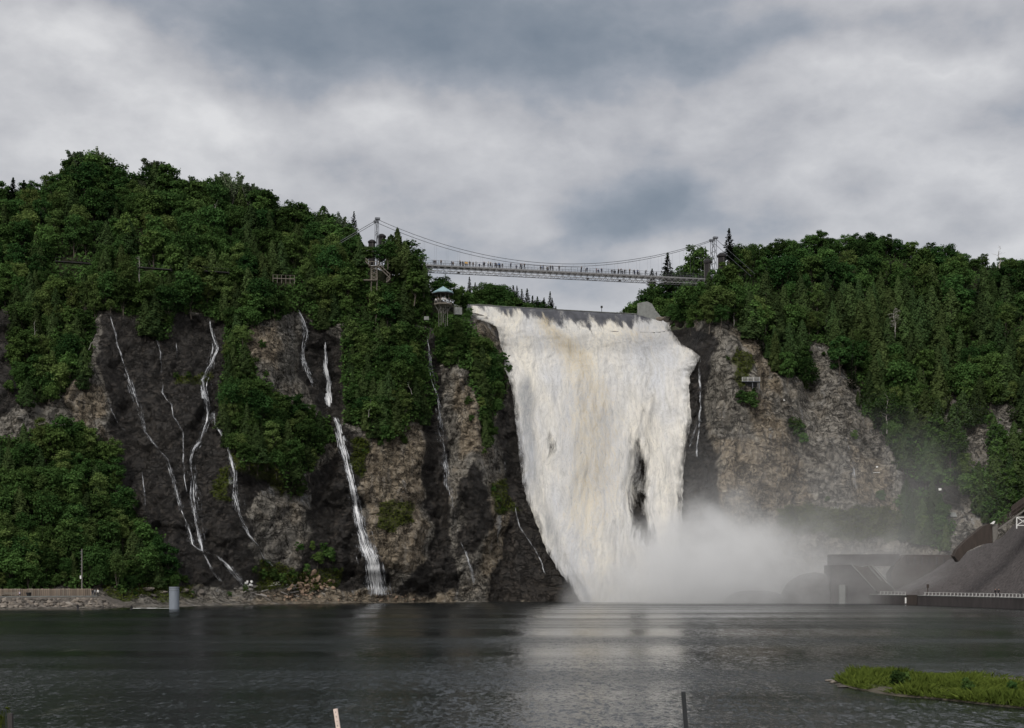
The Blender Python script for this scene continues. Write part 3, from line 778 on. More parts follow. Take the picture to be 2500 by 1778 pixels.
Lp = [(700, 1150), (745, 1150), (761, 1146), (778, 1161), (790, 1192), (798, 1212), (822, 1218), (856, 1225), (900, 1233), (940, 1246), (1008, 1257), (1055, 1262), (1160, 1272), (1220, 1286), (1272, 1307), (1346, 1335), (1402, 1368), (1440, 1398), (1478, 1420)]
Rp = [(700, 1600), (765, 1604), (781, 1628), (784, 1642), (801, 1636), (825, 1652), (842, 1664), (855, 1692), (872, 1712), (900, 1694), (917, 1685), (950, 1682), (1001, 1685), (1028, 1687), (1102, 1674), (1153, 1668), (1272, 1664), (1478, 1652)]
yt = [(748, 461.5), (760, 460.2), (775, 458.4), (800, 454.5), (835, 447), (870, 440), (930, 432), (1000, 427.5), (1100, 423), (1200, 419), (1300, 414), (1400, 409), (1478, 406.5)]
def falls_grid(nu, nv, off=0.0, amp=1.0, seed=0, u0=0.0, u1=1.0, py_bot=1480):
    U, V = np.meshgrid(np.linspace(u0, u1, nu), np.linspace(0, 1, nv) ** 1.15)
    px = 1150 + U * 470
    top = np.vectorize(weir_py)(px) + 1.0
    for _ in range(3):
        py = top * (1 - V) + py_bot * V
        l = np.interp(py, *zip(*Lp)); r = np.interp(py, *zip(*Rp))
        jag = 3.5 * fbm(py * 0.09, U * 0, seed, 3, 81)
        px = l + (r - l) * U + jag * np.where(U < .5, 1, -1) * (np.abs(U - .5) * 2) ** 6
        top = np.vectorize(weir_py)(np.clip(px, 1140, 1640)) + 1.0
        if _ < 2: top = top * 1
    Y = np.interp(py, *zip(*yt))
    wv = np.interp(py, [750, 850, 1000, 1478], [1, 0.8, 0.45, 0.2])
    Y = Y + 16 * (px - 1355) / 410 * wv
    Yw = 1 / (((1 / 455.0) * (1 - (px - 1150) / 410) + (1 / 471.0) * ((px - 1150) / 410)))
    above = py - np.vectorize(weir_py)(px)
    dz = np.maximum(above, 0) / F * Yw
    ogee = np.interp(-dz, [-14, -9.5, -7.6, -5.6, -3.4, -1.6, -0.5, 0.0], [-7.5, -7.5, -5.6, -4.3, -3.2, -2.1, -1.1, -0.05])
    Yd = Yw + ogee - 0.55
    Y = np.where(above < 42, np.minimum(Yd, 999), Y + 0)
    t = sstep(34, 60, above); Y2 = np.interp(py, *zip(*yt)) + 16 * (px - 1355) / 410 * wv
    Y = np.where(above < 60, Yd * (1 - t) + np.minimum(Y2, Yd) * t, Y2)
    HY = np.full(Y.shape, 1e6)
    for i in range(nv):
        for j in range(nu):
            if above[i, j] > 24:
                h_ = hit(px[i, j], py[i, j])
                if h_ is not None: HY[i, j] = h_.y - 0.8
    Y = np.minimum(Y, HY)
    Y = np.where((above > 56) & (above < 112), np.minimum(Y, Yw - 8.1), Y)
    Y = Y - 0.7 * sstep(20, 34, above) * (1 - sstep(60, 90, above))
    # even out steps left by the rock behind
    for _ in range(4):
        P = np.pad(Y, 1, 'edge'); A = (P[:-2, 1:-1] + P[2:, 1:-1] + P[1:-1, :-2] + P[1:-1, 2:]) / 4
        Y = np.minimum(np.where(above > 30, A, Y), HY)
    X_ = (px - CX) * Y / F; Z_ = CAMZ + (HZ - py) * Y / F
    s_ = (Z_ - 97) * -1
    fall = sstep(45, 200, above)
    wx2 = X_ + 3 * fbm(X_ * .1, s_ * .06, 2, 3, 88)
    billow = 2.2 * np.maximum(0, 0.25 + fbm(wx2 * 0.12, s_ * 0.035, seed, 4, 91)) + 0.5 * np.abs(fbm(wx2 * 0.33, s_ * 0.08, seed, 4, 93)) + 0.18 * fbm(wx2 * 0.7, s_ * 0.25, seed, 3, 95)
    rap = 1.1 * fbm(X_ * 0.35, s_ * 0.9, seed, 4, 97) * sstep(30, 60, above) * (1 - fall)
    core = 5.0 * np.exp(-((U - 0.42) / 0.33) ** 2) * fall + 2.2 * np.exp(-((U - 0.9) / 0.09) ** 2) * fall
    Y3 = Y - off - amp * (billow * fall * np.clip(np.minimum(U, 1 - U) * 8, 0.15, 1) + core * 0.6 + rap)
    Z3 = Z_ + 0.25 * rap
    return U, V, px, py, above, X_, Y3, Z3, s_
def falls_mesh(name, nu, nv, off, amp, seed, cov_shift=0.0):
    U, V, px, py, above, X_, Y_, Z_, s_ = falls_grid(nu, nv, off, amp, seed)
    edge = np.minimum((px - np.interp(py, *zip(*Lp))), (np.interp(py, *zip(*Rp)) - px))
    cover = 0.35 + sstep(-2, 26, edge) * 0.75
    frac = (px - 1150) / 420.0
    line = np.interp(px, [1140, 1165, 1180, 1250, 1350, 1450, 1520, 1570, 1600, 1700], [0, 3, 13, 27, 35, 41, 38, 27, 6, 0])
    dm = sstep(-26, 12, above - line + 24 * fbm(px * 0.10 - py * 0.045, py * 0.02, 0, 4, 7))
    cover = np.minimum(cover, -0.02 + 1.15 * dm)
    if True:   # dry rock showing in the lower middle, and thin patches
        gaps = [[(1555, 1085), (1566, 1092), (1566, 1170), (1575, 1200), (1578, 1260), (1584, 1330), (1575, 1330), (1552, 1290), (1536, 1240), (1546, 1150)]]
        gx_, gy_ = px + 22 * fbm(px * 0.05, py * 0.02, 1, 4, 15), py + 40 * fbm(px * 0.06, py * 0.02, 4, 4, 16)
        g = sstep(-30, 8, sdf_many(gaps, gx_, gy_))
        cover = cover * (1 - g) + 0.34 * g
        g2 = np.exp(-(((px - 1343) / 12) ** 2 + ((py - 1080) / 45) ** 2)) + 0.30 * np.exp(-(((px - 1562) / 26) ** 2 + ((py - 1150) / 190) ** 2)) + 0.6 * np.exp(-(((px - 1564) / 12) ** 2 + ((py - 990) / 20) ** 2)) + 0.5 * np.exp(-(((px - 1435) / 18) ** 2 + ((py - 797) / 4) ** 2))
        cover = cover - 0.62 * np.clip(g2, 0, 1)
    path = np.interp(py, [790, 830, 870, 960, 1100, 1250, 1450], [1330, 1372, 1405, 1440, 1455, 1440, 1430])
    wd = np.interp(py, [790, 870, 1000, 1450], [20, 46, 80, 90])
    tint = 0.68 * np.exp(-((px - path) / wd) ** 2) * (1 - 0.55 * sstep(1150, 1450, py)) + 0.30 * np.exp(-(((px - 1560) / 60) ** 2 + ((py - 815) / 22) ** 2)) + 0.26 * (1 - sstep(60, 190, above)) + 0.12
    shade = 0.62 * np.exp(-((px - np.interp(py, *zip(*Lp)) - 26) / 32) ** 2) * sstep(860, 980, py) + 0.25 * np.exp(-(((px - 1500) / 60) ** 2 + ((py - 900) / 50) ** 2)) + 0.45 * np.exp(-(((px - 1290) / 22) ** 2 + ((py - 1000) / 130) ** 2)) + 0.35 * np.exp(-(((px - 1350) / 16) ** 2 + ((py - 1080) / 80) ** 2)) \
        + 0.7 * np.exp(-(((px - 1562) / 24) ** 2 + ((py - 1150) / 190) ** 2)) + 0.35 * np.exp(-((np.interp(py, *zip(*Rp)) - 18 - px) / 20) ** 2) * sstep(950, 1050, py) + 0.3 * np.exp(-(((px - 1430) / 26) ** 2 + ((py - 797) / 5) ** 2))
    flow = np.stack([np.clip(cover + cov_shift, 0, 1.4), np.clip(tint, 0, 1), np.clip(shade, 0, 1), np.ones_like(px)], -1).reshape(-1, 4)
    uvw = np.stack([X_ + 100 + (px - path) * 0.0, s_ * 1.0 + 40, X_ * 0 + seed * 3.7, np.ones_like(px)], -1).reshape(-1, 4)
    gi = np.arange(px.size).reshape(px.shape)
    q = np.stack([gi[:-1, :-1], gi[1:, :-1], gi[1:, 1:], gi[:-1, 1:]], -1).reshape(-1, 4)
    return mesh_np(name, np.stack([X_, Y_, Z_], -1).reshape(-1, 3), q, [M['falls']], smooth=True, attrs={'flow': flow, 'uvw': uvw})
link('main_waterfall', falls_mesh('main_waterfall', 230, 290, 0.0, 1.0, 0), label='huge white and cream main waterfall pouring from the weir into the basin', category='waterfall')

# ------------------------------------------------------------------ thin falls and rivulets on the cliffs
STREAM_PX = []
def stream(pts, label, cover=0.55, gap=0.45, name='thin_waterfall', cat='waterfall', step=3.0):
    P = np.array(pts, float)
    seg = np.r_[0, np.cumsum(np.hypot(np.diff(P[:, 0]), np.diff(P[:, 1])))]
    n = max(6, int(seg[-1] / step))
    t = np.linspace(0, seg[-1], n)
    px = np.interp(t, seg, P[:, 0]); py = np.interp(t, seg, P[:, 1]); w = np.interp(t, seg, P[:, 2])
    px = px + 2.0 * fbm(t * 0.05, t * 0, len(pts), 3, 5)
    w = w * (1 + 0.35 * fbm(t * 0.08, t * 0, 3, 2, 9))
    STREAM_PX.append(np.stack([px, py, w], -1))
    na = 9
    V, FL, UV = [], [], []
    keep = []
    s = 0; prev = None
    dep = []
    for i in range(n):
        h_ = hit(px[i], py[i])
        dep.append(h_.y if h_ is not None else (dep[-1] if dep else 400))
    dep = np.array(dep)
    dd = dep.copy()
    for i in range(n): dd[i] = dep[max(0, i - 3):i + 4].min()
    dd = np.convolve(np.pad(dd, 2, 'edge'), np.ones(5) / 5, 'valid')
    lowf = fbm(t * 0.03, t * 0, len(STREAM_PX) * 1.7, 3, 29) * 1.6
    for i in range(n):
        Y = dd[i] - gap
        for a in range(na):
            c = (a / (na - 1)) * 2 - 1
            x = px[i] + c * w[i] * 0.55
            V.append(W(x, py[i], Y - 0.25 * (1 - c * c)))
            end = min(1, i / 4.0, (n - 1 - i) / 3.0 + 0.3)
            FL.append(((cover - .10 + .16 * lowf[i]) * (0.10 + 1.15 * (1 - abs(c) ** 1.3)) * end, 0, 0, 1))
            UV.append((c * w[i] * 0.62 * Y / F + 50, t[i] * Y / F, len(STREAM_PX) * 5.3, 1))
    gi = np.arange(n * na).reshape(n, na)
    q = np.stack([gi[:-1, :-1], gi[1:, :-1], gi[1:, 1:], gi[:-1, 1:]], -1).reshape(-1, 4)
    me = mesh_np(name, [tuple(v) for v in V], q, [M['thinfall']], smooth=True, attrs={'flow': FL, 'uvw': UV})
    return link(name, me, label=label, category=cat)

stream([(268, 768, 5), (290, 850, 8), (307, 900, 8), (324, 950, 6), (345, 992, 8), (355, 1053, 8), (382, 1091, 6), (408, 1121, 5), (424, 1167, 6), (437, 1228, 8), (458, 1282, 9), (469, 1330, 12), (492, 1346, 14)],
       'long thin rivulet running diagonally down the dark wet cliff, left of the forked one', 0.56)
stream([(380, 825, 6), (392, 860, 7), (394, 900, 6), (395, 961, 6), (420, 988, 5), (424, 1018, 4), (445, 1053, 6), (448, 1110, 6), (450, 1167, 6), (457, 1205, 5)], 'faint crooked rivulet in the middle of the dark wet cliff', 0.50)
stream([(512, 775, 6), (516, 810, 8), (530, 850, 12), (515, 888, 18), (494, 928, 14), (500, 970, 22), (508, 1008, 26), (504, 1030, 12), (486, 1078, 12), (472, 1095, 14), (466, 1121, 10), (469, 1167, 12), (468, 1213, 18), (477, 1266, 16), (488, 1312, 22), (496, 1350, 18)],
       'brightest forked rivulet on the dark wet cliff, left branch', 0.58)
stream([(519, 1000, 10), (526, 1036, 8), (546, 1068, 10), (561, 1106, 12), (572, 1152, 16), (571, 1198, 24), (584, 1255, 16), (607, 1305, 9), (630, 1331, 9), (645, 1362, 10), (668, 1386, 5)],
       'rivulet forking right and widening halfway down the dark cliff', 0.58)
stream([(494, 1347, 8), (515, 1388, 10), (542, 1423, 10)], 'short rivulet at the cliff foot, left of two', 0.6)
stream([(497, 1347, 7), (530, 1356, 9), (557, 1383, 20), (580, 1411, 26), (600, 1438, 30)], 'wider rivulet spreading onto the beach, right of two', 0.62)
stream([(255, 930, 5), (263, 965, 6), (275, 1003, 5), (290, 1035, 4), (310, 1060, 5)], 'short faint rivulet at the left edge of the dark wet cliff', 0.48)
stream([(347, 1150, 4), (351, 1200, 6), (354, 1250, 5)], 'very short faint rivulet beside the pale boulder in the cliff', 0.48)
stream([(430, 835, 3), (432, 880, 3)], 'tiny thread of water under the hanging trees on the cliff', 0.5)
stream([(725, 753, 8), (739, 782, 16), (749, 809, 20), (742, 839, 16), (740, 873, 18), (749, 907, 24), (762, 931, 24), (768, 950, 16)], 'white cascade in a dark gully under the boardwalk', 0.54)
stream([(795, 832, 8), (796, 873, 10), (793, 897, 12), (801, 931, 22), (800, 958, 26), (804, 995, 20)], 'narrow white fall in the dark cleft, upper half of the tall one', 0.82)
stream([(816, 1013, 12), (828, 1042, 22), (836, 1090, 26), (846, 1125, 24), (857, 1174, 20), (866, 1216, 18), (871, 1251, 24), (879, 1286, 30), (892, 1328, 42), (906, 1363, 54), (914, 1405, 64), (922, 1456, 74)],
       'tall bright white fall fanning out at the cliff foot', 0.80, gap=0.8)
stream([(1040, 812, 6), (1047, 850, 8), (1047, 904, 8), (1055, 934, 7), (1066, 960, 10), (1073, 1003, 12), (1076, 1055, 16)], 'veil-like rivulet below the lookout pavilion', 0.54)
stream([(1076, 1055, 16), (1087, 1132, 20), (1097, 1188, 14), (1108, 1241, 10), (1118, 1304, 6)], 'faint misty veil of water on the brown rock wall', 0.34)
stream([(1122, 1320, 5), (1136, 1349, 8), (1150, 1391, 9), (1160, 1440, 12)], 'short white rivulet low on the black rock near the beach', 0.55)
stream([(1230, 1083, 4), (1234, 1153, 5)], 'short thread of water just left of the main falls', 0.5)
stream([(1255, 1230, 5), (1269, 1286, 6), (1293, 1321, 5), (1318, 1363, 6), (1332, 1405, 6)], 'thin slanting rivulet on the brown slope beside the main falls', 0.5)
stream([(1714, 872, 6), (1706, 890, 6), (1709, 950, 7), (1711, 994, 8), (1706, 1028, 10), (1703, 1068, 7), (1701, 1119, 5)], 'thin rivulet on the black rock right of the main falls', 0.60)
stream([(1706, 1026, 6), (1693, 1062, 7), (1681, 1094, 8)], 'small side branch of water joining the main falls from the right', 0.55)
stream([(2062, 1060, 10), (2072, 1100, 16), (2085, 1150, 18), (2092, 1200, 12)], 'pale mineral streak with painted rock highlights down the bare cliff right of the falls', 0.36)  # thin-water ribbon drawn for a mineral streak and rock highlights painted pale

for ps_, lb_ in (([(512, 780, 14), (524, 850, 26), (512, 900, 30), (500, 970, 36), (510, 1010, 34), (488, 1080, 26), (470, 1121, 26), (472, 1213, 34), (484, 1300, 40), (494, 1350, 34)], 'translucent wet veil around the brightest forked rivulet'),
                 ([(560, 1106, 16), (572, 1152, 30), (572, 1205, 40), (586, 1255, 30), (610, 1308, 16)], 'translucent wet veil around the right-forking rivulet'),
                 ([(300, 880, 14), (330, 980, 20), (352, 1050, 18), (408, 1121, 14), (437, 1228, 18), (466, 1330, 24)], 'faint wet veil along the leftmost long rivulet'),
                 ([(846, 1125, 34), (857, 1174, 32), (868, 1230, 40), (882, 1290, 54), (894, 1335, 74), (908, 1380, 92), (922, 1455, 104)], 'spray veil around the lower half of the tall bright fall'),
                 ([(1047, 860, 16), (1060, 940, 20), (1076, 1055, 30), (1090, 1140, 34), (1108, 1241, 26)], 'faint spray veil down the gully under the pavilion')):
    stream(ps_, lb_, 0.40, gap=0.30, name='water_veil')
# ------------------------------------------------------------------ mist at the foot of the falls
def mist_volume():
    m, k = new_mat('spray_mist')
    geo = k.n('ShaderNodeTexCoord').outputs['Object']
    sp = k.n('ShaderNodeSeparateXYZ', i0=geo)
    x, y, z = sp.outputs
    fc = k.t.nodes.new('ShaderNodeFloatCurve')
    k.set(fc.inputs['Value'], k.maprange(x, 10, 140))
    pts = [(14, 6), (22, 11), (32, 17), (44, 24), (56, 26), (68, 25), (80, 23), (92, 19), (104, 16), (118, 12), (132, 8)]
    cv = fc.mapping.curves[0]
    while len(cv.points) < len(pts): cv.points.new(0.5, 0.5)
    for pnt, (a, b) in zip(cv.points, pts):
        pnt.location = ((a - 10) / 130.0, b / 60.0)
    fc.mapping.update()
    h1 = k.math('MULTIPLY', fc.outputs[0], 60.0)
    n1 = k.noise(k.mapping(geo, (1, 1, 1.3)), 0.055, 4, 0.55, 0.3)
    n2 = k.noise(k.mapping(geo, (1, 1, 1.4), loc=(5, 9, 1)), 0.14, 4, 0.62)
    zz = k.math('ADD', z, k.math('ADD', k.math('MULTIPLY', k.math('SUBTRACT', n1, 0.5), 44.0), k.math('MULTIPLY', k.math('SUBTRACT', n2, 0.5), 22.0)))
    den = k.maprange(k.math('DIVIDE', zz, h1), 1.12, 0.45, 0.0, 1.0, smooth=True)
    den = k.math('MULTIPLY', den, k.maprange(n2, 0.34, 0.66, 0.35, 1.55))
    dx = k.t.nodes.new('ShaderNodeFloatCurve')
    k.set(dx.inputs['Value'], k.maprange(x, 10, 140))
    pts = [(12, 0.0), (22, 0.25), (36, 0.50), (48, 0.82), (62, 0.72), (74, 0.42), (88, 0.24), (104, 0.15), (120, 0.10), (134, 0.0)]
    cv = dx.mapping.curves[0]
    while len(cv.points) < len(pts): cv.points.new(0.5, 0.5)
    for pnt, (a, b) in zip(cv.points, pts): pnt.location = ((a - 10) / 130.0, b)
    dx.mapping.update()
    d1 = k.math('MULTIPLY', den, k.math('MULTIPLY', dx.outputs[0], 0.082))
    # a thin veil drifting higher and to the right
    veil = k.math('MULTIPLY', k.maprange(zz, 58, 8, 0, 1, smooth=True), k.math('MULTIPLY', k.maprange(x, 36, 60, 0, 1, smooth=True), k.maprange(x, 138, 112, 0, 1, smooth=True)))
    den2 = k.math('ADD', d1, k.math('MULTIPLY', veil, 0.0062))
    den2 = k.math('MULTIPLY', den2, k.maprange(y, 352, 366, 0, 1, smooth=True))
    v = k.n('ShaderNodeVolumePrincipled', Color=(0.985, 0.99, 0.995), Density=den2, Anisotropy=0.0)
    k.n('ShaderNodeOutputMaterial', Volume=v.outputs[0])
    return m
mb = MB()
mb.box((75, 386, 30.05), (130, 68, 60))
o = mb.build('spray_mist', mist_volume())
o['kind'] = 'stuff'

# ------------------------------------------------------------------ far banks behind the weir
def ridge(name, keys, back=140):
    """keys: (px, py_ridge, Y)"""
    K = np.array(keys, float)
    pxs = np.arange(K[0, 0], K[-1, 0] + 1, 9.0)
    V, n = [], len(pxs)
    for px in pxs:
        py = np.interp(px, K[:, 0], K[:, 1]); Y = np.interp(px, K[:, 0], K[:, 2])
        t = W(px, py, Y)
        nz = float(fbm(np.array([px * 0.03]), np.array([Y * .1]), 0, 3, 12)[0])
        V += [(t.x, Y - 30, 80.0), (t.x, Y - 24, (t.z + 84) / 2 + nz * 2), (t.x, Y - 10, t.z - 2.5 + nz), (t.x, Y, t.z + nz), (t.x, Y + 30, t.z + 1), (t.x, Y + back, 86.0)]
    gi = np.arange(n * 6).reshape(n, 6)
    q = np.stack([gi[:-1, :-1], gi[1:, :-1], gi[1:, 1:], gi[:-1, 1:]], -1).reshape(-1, 4)
    link(name, mesh_np(name, [tuple(v) for v in V], q, [M['bank']], smooth=True), kind='structure')
ridge('far_hill', [(1000, 735, 560), (1120, 745, 565), (1200, 742, 580), (1290, 765, 600), (1370, 800, 620)])
ridge('far_bank', [(1490, 815, 500), (1540, 800, 500), (1580, 785, 498), (1640, 772, 495), (1700, 745, 500), (1800, 705, 510)], 60)

# ------------------------------------------------------------------ footbridge
bridge = thing('footbridge', 'long pale steel suspension footbridge hanging over the top of the main falls', 'bridge')
def BY(px):                         # the bridge runs in a straight level line
    return 1.0 / (0.0023697 - 1.531e-7 * (px - 1100))
DZ = 102.5
def bpt(px, z=DZ, side=0.0):
    """point above pixel column px on the bridge axis, side metres across (positive: far side)"""
    Y = BY(px); x = (px - CX) * Y / F
    return Vector((x - bd.y * side, Y + bd.x * side, z))
bd = Vector(((1573 - CX) * BY(1573) / F - (1100 - CX) * BY(1100) / F, BY(1573) - BY(1100), 0)).normalized()
A0 = bpt(990); A1 = bpt(1745)
LEN = (A1 - A0).length
ang = math.atan2(bd.y, bd.x)
def along(s, z=0.0, side=0.0): return A0 + bd * s + Vector((-bd.y * side, bd.x * side, z))
HW = 1.6
dk = MB(); dk.solid([along(0, -.22, -HW), along(LEN, -.22, -HW), along(LEN, 0, -HW), along(0, 0, -HW)], [along(0, -.22, HW), along(LEN, -.22, HW), along(LEN, 0, HW), along(0, 0, HW)])
dk.build('deck', M['pale_steel'], bridge)
NP = 50
stp = LEN / NP
tr_ = [MB(), MB()]
for si, side in enumerate((-HW, HW)):
    for z in (-0.35, -1.75):
        tr_[si].bar(along(0, z, side), along(LEN, z, side), 0.11)
    for i in range(NP):
        a, b2 = i * stp, (i + 1) * stp
        tr_[si].bar(along(a, -0.35, side), along((a + b2) / 2, -1.75, side), 0.055)
        tr_[si].bar(along((a + b2) / 2, -1.75, side), along(b2, -0.35, side), 0.055)
        tr_[si].bar(along(a, -0.35, side), along(a, -1.75, side), 0.05)
    tr_[si].build('truss', M['pale_steel'], bridge)
cb = MB()
for i in range(NP + 1):
    cb.bar(along(i * stp, -1.75, -HW), along(i * stp, -1.75, HW), 0.07)
    cb.bar(along(i * stp, -0.35, -HW), along(i * stp, -0.35, HW), 0.07)
    if i < NP:
        cb.bar(along(i * stp, -1.75, -HW if i % 2 else HW), along((i + 1) * stp, -1.75, HW if i % 2 else -HW), 0.05)
cb.build('underside_bracing', M['pale_steel'], bridge)
post = MB().bar((0, 0, 0), (0, 0, 1.45), 0.065).mesh('railing_post', M['rail_steel'])
for side in (-HW, HW):
    rl = MB()
    for z in (1.35, 0.95, 0.5, 0.12):
        rl.bar(along(0, z, side), along(LEN, z, side), 0.022 if z < 1.3 else 0.045)
    rail = rl.build('railing', M['rail_steel'], bridge)
    for i in range(NP + 1):
        link('railing_post', post, rail, loc=along(i * stp, 0, side))
for px in (1118, 1432, 1510):
    b_ = MB(); q = bpt(px, DZ - 1.95, -HW + .3)
    b_.box(q, (0.7, 0.5, 0.45), ang).build('junction_box', M['black'], bridge)
# towers
TOPZ = 115.3
def tower(px, base_z):
    c = bpt(px, 0)
    mb = MB()
    legs = []
    for sd in (-1.7, 1.7):
        top = Vector((c.x - bd.y * sd, c.y + bd.x * sd, TOPZ)); bot = Vector((c.x - bd.y * sd * 1.25, c.y + bd.x * sd * 1.25, base_z))
        legs.append((bot, top))
    lm = []
    for bot, top in legs:
        l = MB()
        for o_ in (-0.33, 0.33):
            l.bar(bot + bd * o_ * 1.4, top + bd * o_, 0.085)
        n = 9
        for i in range(n):
            a = bot.lerp(top, i / n) + bd * (-0.33 if i % 2 else 0.33); b2 = bot.lerp(top, (i + 1) / n) + bd * (0.33 if i % 2 else -0.33)
            l.bar(a, b2, 0.05)
        l.build('tower_leg', M['steel'], bridge)
        MB().box(top + Vector((0, 0, 0.25)), (1.5, 1.0, 0.55), ang).build('cable_saddle', M['steel'], bridge)
    x = MB()
    n = 4
    for i in range(n):
        z0, z1 = i / n, (i + 1) / n
        x.bar(legs[0][0].lerp(legs[0][1], z0), legs[1][0].lerp(legs[1][1], z1), 0.09)
        x.bar(legs[1][0].lerp(legs[1][1], z0), legs[0][0].lerp(legs[0][1], z1), 0.09)
        x.bar(legs[0][0].lerp(legs[0][1], z1), legs[1][0].lerp(legs[1][1], z1), 0.09)
    x.build('cross_brace', M['steel'], bridge)
    return [l[1] for l in legs]
tl = tower(920, 100); trr = tower(1742, 100)
for sidx in range(2):
    a, b2 = tl[sidx], trr[sidx]
    c = MB(); prev = None; pts = []
    for i in range(61):
        t = i / 60
        q = a.lerp(b2, t); q.z = TOPZ - 10.6 * 4 * t * (1 - t)
        pts.append(q)
    for i in range(60): c.bar(pts[i], pts[i + 1], 0.085, 5)
    cab = c.build('main_cable', M['cable'], bridge)
    h_ = MB()
    for i in range(1, 60):
        if i % 2 == 0:
            q = pts[i]
            s_ = (q - A0).dot(bd)
            if 0 < s_ < LEN: h_.bar(q, along(s_, 0.1, (-HW, HW)[sidx]), 0.018, 3)
    h_.build('hangers', M['cable'], bridge, kind='stuff')
    MB().bar(a, a + Vector((-14, 2, -7.5)), 0.09, 5).build('backstay', M['cable'], bridge)
    MB().bar(b2, b2 + Vector((14, 8, -9.5)), 0.07, 5).build('backstay', M['cable'], bridge)

def kiosk(px, py_top, py_bot, Y, wpx, label):
    s_ = Y / F
    w = wpx * s_; base = W(px, py_bot, Y); hgt = (py_bot - py_top) * s_
    t = thing('kiosk', label, 'kiosk', base)
    oct_ = [(math.cos(a) * w / 2, math.sin(a) * w / 2) for a in [math.pi / 8 + i * math.pi / 4 for i in range(8)]]
    ov = [(x * 1.22, y * 1.22) for x, y in oct_]
    MB().prism([(x * .96, y * .96) for x, y in oct_], -3, hgt * 0.80).build('body', M['darkwood'], t)
    for i in (4, 6):
        MB().bar((oct_[i][0], oct_[i][1], 0), (oct_[i][0], oct_[i][1], hgt * .8), 0.07).build('corner_post', M['greywood'], t)
    MB().prism(ov, hgt * 0.80, hgt * 0.88).build('eave', M['darkwood'], t)
    MB().prism(ov, hgt * 0.885, hgt * 1.0, 0.45).build('roof', M['black'], t)
kiosk(908, 586, 622, 415, 17, 'lower dark octagonal kiosk left of the left bridge tower')
kiosk(932, 572, 612, 421, 18, 'taller dark octagonal kiosk right of the left bridge tower')
kiosk(1727, 632, 690, 442, 17, 'dark kiosk just left of the right bridge tower')
kiosk(1762, 618, 668, 449, 20, 'dark kiosk higher up just right of the right bridge tower')

# ------------------------------------------------------------------ people
M['shirt'], kk = new_mat('clothing')
c_ = kk.n('ShaderNodeObjectInfo').outputs['Color']
p_ = kk.n('ShaderNodeBsdfPrincipled', Base__Color=c_, Roughness=0.9); kk.n('ShaderNodeOutputMaterial', Surface=p_.outputs[0])
M['trouser'] = plain('dark_trousers', (0.03, 0.032, 0.042), 0.9, 0.2, 3)
M['skin'] = plain('skin', (0.36, 0.22, 0.16), 0.7, 0.1, 3)
M['hair'] = plain('hair', (0.035, 0.025, 0.02), 0.9, 0.2, 3)
def figure(name, J, bones, rad):
    """one skinned body mesh from joints"""
    me = bpy.data.meshes.new(name)
    names = list(J)
    me.from_pydata([J[n_] for n_ in names], [(names.index(a), names.index(b2)) for a, b2 in bones], [])
    o = bpy.data.objects.new(name, me); COL.objects.link(o)
    mod = o.modifiers.new('skin', 'SKIN')
    sv = me.skin_vertices[0].data
    for i, n_ in enumerate(names):
        r_ = rad[n_]; sv[i].radius = (r_, r_) if not isinstance(r_, tuple) else r_
        sv[i].use_root = (n_ == 'pelvis')
    mod.use_smooth_shade = True
    o.modifiers.new('sub', 'SUBSURF').levels = 1
    dg = bpy.context.evaluated_depsgraph_get()
    ev = o.evaluated_get(dg)
    out_ = bpy.data.meshes.new_from_object(ev)
    bpy.data.objects.remove(o)
    return out_
RAD = dict(pelvis=(.15, .12), belly=(.14, .11), chest=(.18, .12), neck=.06, head0=.085, head1=.105, head2=.07, shl=.075, shr=.075, ell=.05, elr=.05, wrl=.035, wrr=.035, hal=.04, har=.04,
           hil=.10, hir=.10, knl=.07, knr=.07, anl=.045, anr=.045, tol=.04, tor=.04)
BON = [('pelvis', 'belly'), ('belly', 'chest'), ('chest', 'neck'), ('neck', 'head0'), ('head0', 'head1'), ('head1', 'head2'), ('chest', 'shl'), ('chest', 'shr'), ('shl', 'ell'), ('shr', 'elr'), ('ell', 'wrl'), ('elr', 'wrr'),
       ('wrl', 'hal'), ('wrr', 'har'), ('pelvis', 'hil'), ('pelvis', 'hir'), ('hil', 'knl'), ('hir', 'knr'), ('knl', 'anl'), ('knr', 'anr'), ('anl', 'tol'), ('anr', 'tor')]
STAND = dict(pelvis=(0, 0, .95), belly=(0, 0, 1.12), chest=(0, 0, 1.34), neck=(0, 0, 1.50), head0=(0, -.01, 1.57), head1=(0, -.01, 1.66), head2=(0, 0, 1.73), shl=(-.19, 0, 1.40), shr=(.19, 0, 1.40),
             ell=(-.25, .02, 1.14), elr=(.25, .02, 1.14), wrl=(-.24, -.08, .92), wrr=(.24, -.08, .92), hal=(-.24, -.12, .84), har=(.24, -.12, .84), hil=(-.10, 0, .88), hir=(.10, 0, .88), knl=(-.11, -.01, .50), knr=(.11, -.01, .50),
             anl=(-.11, .02, .09), anr=(.11, .02, .09), tol=(-.11, -.13, .04), tor=(.11, -.13, .04))
WALK = dict(STAND, knl=(-.10, -.18, .52), anl=(-.10, -.26, .10), tol=(-.10, -.42, .06), knr=(.10, .10, .50), anr=(.10, .32, .13), tor=(.10, .20, .04), wrl=(-.24, .16, .95), hal=(-.24, .2, .88), wrr=(.24, -.26, .98), har=(.24, -.3, .92))
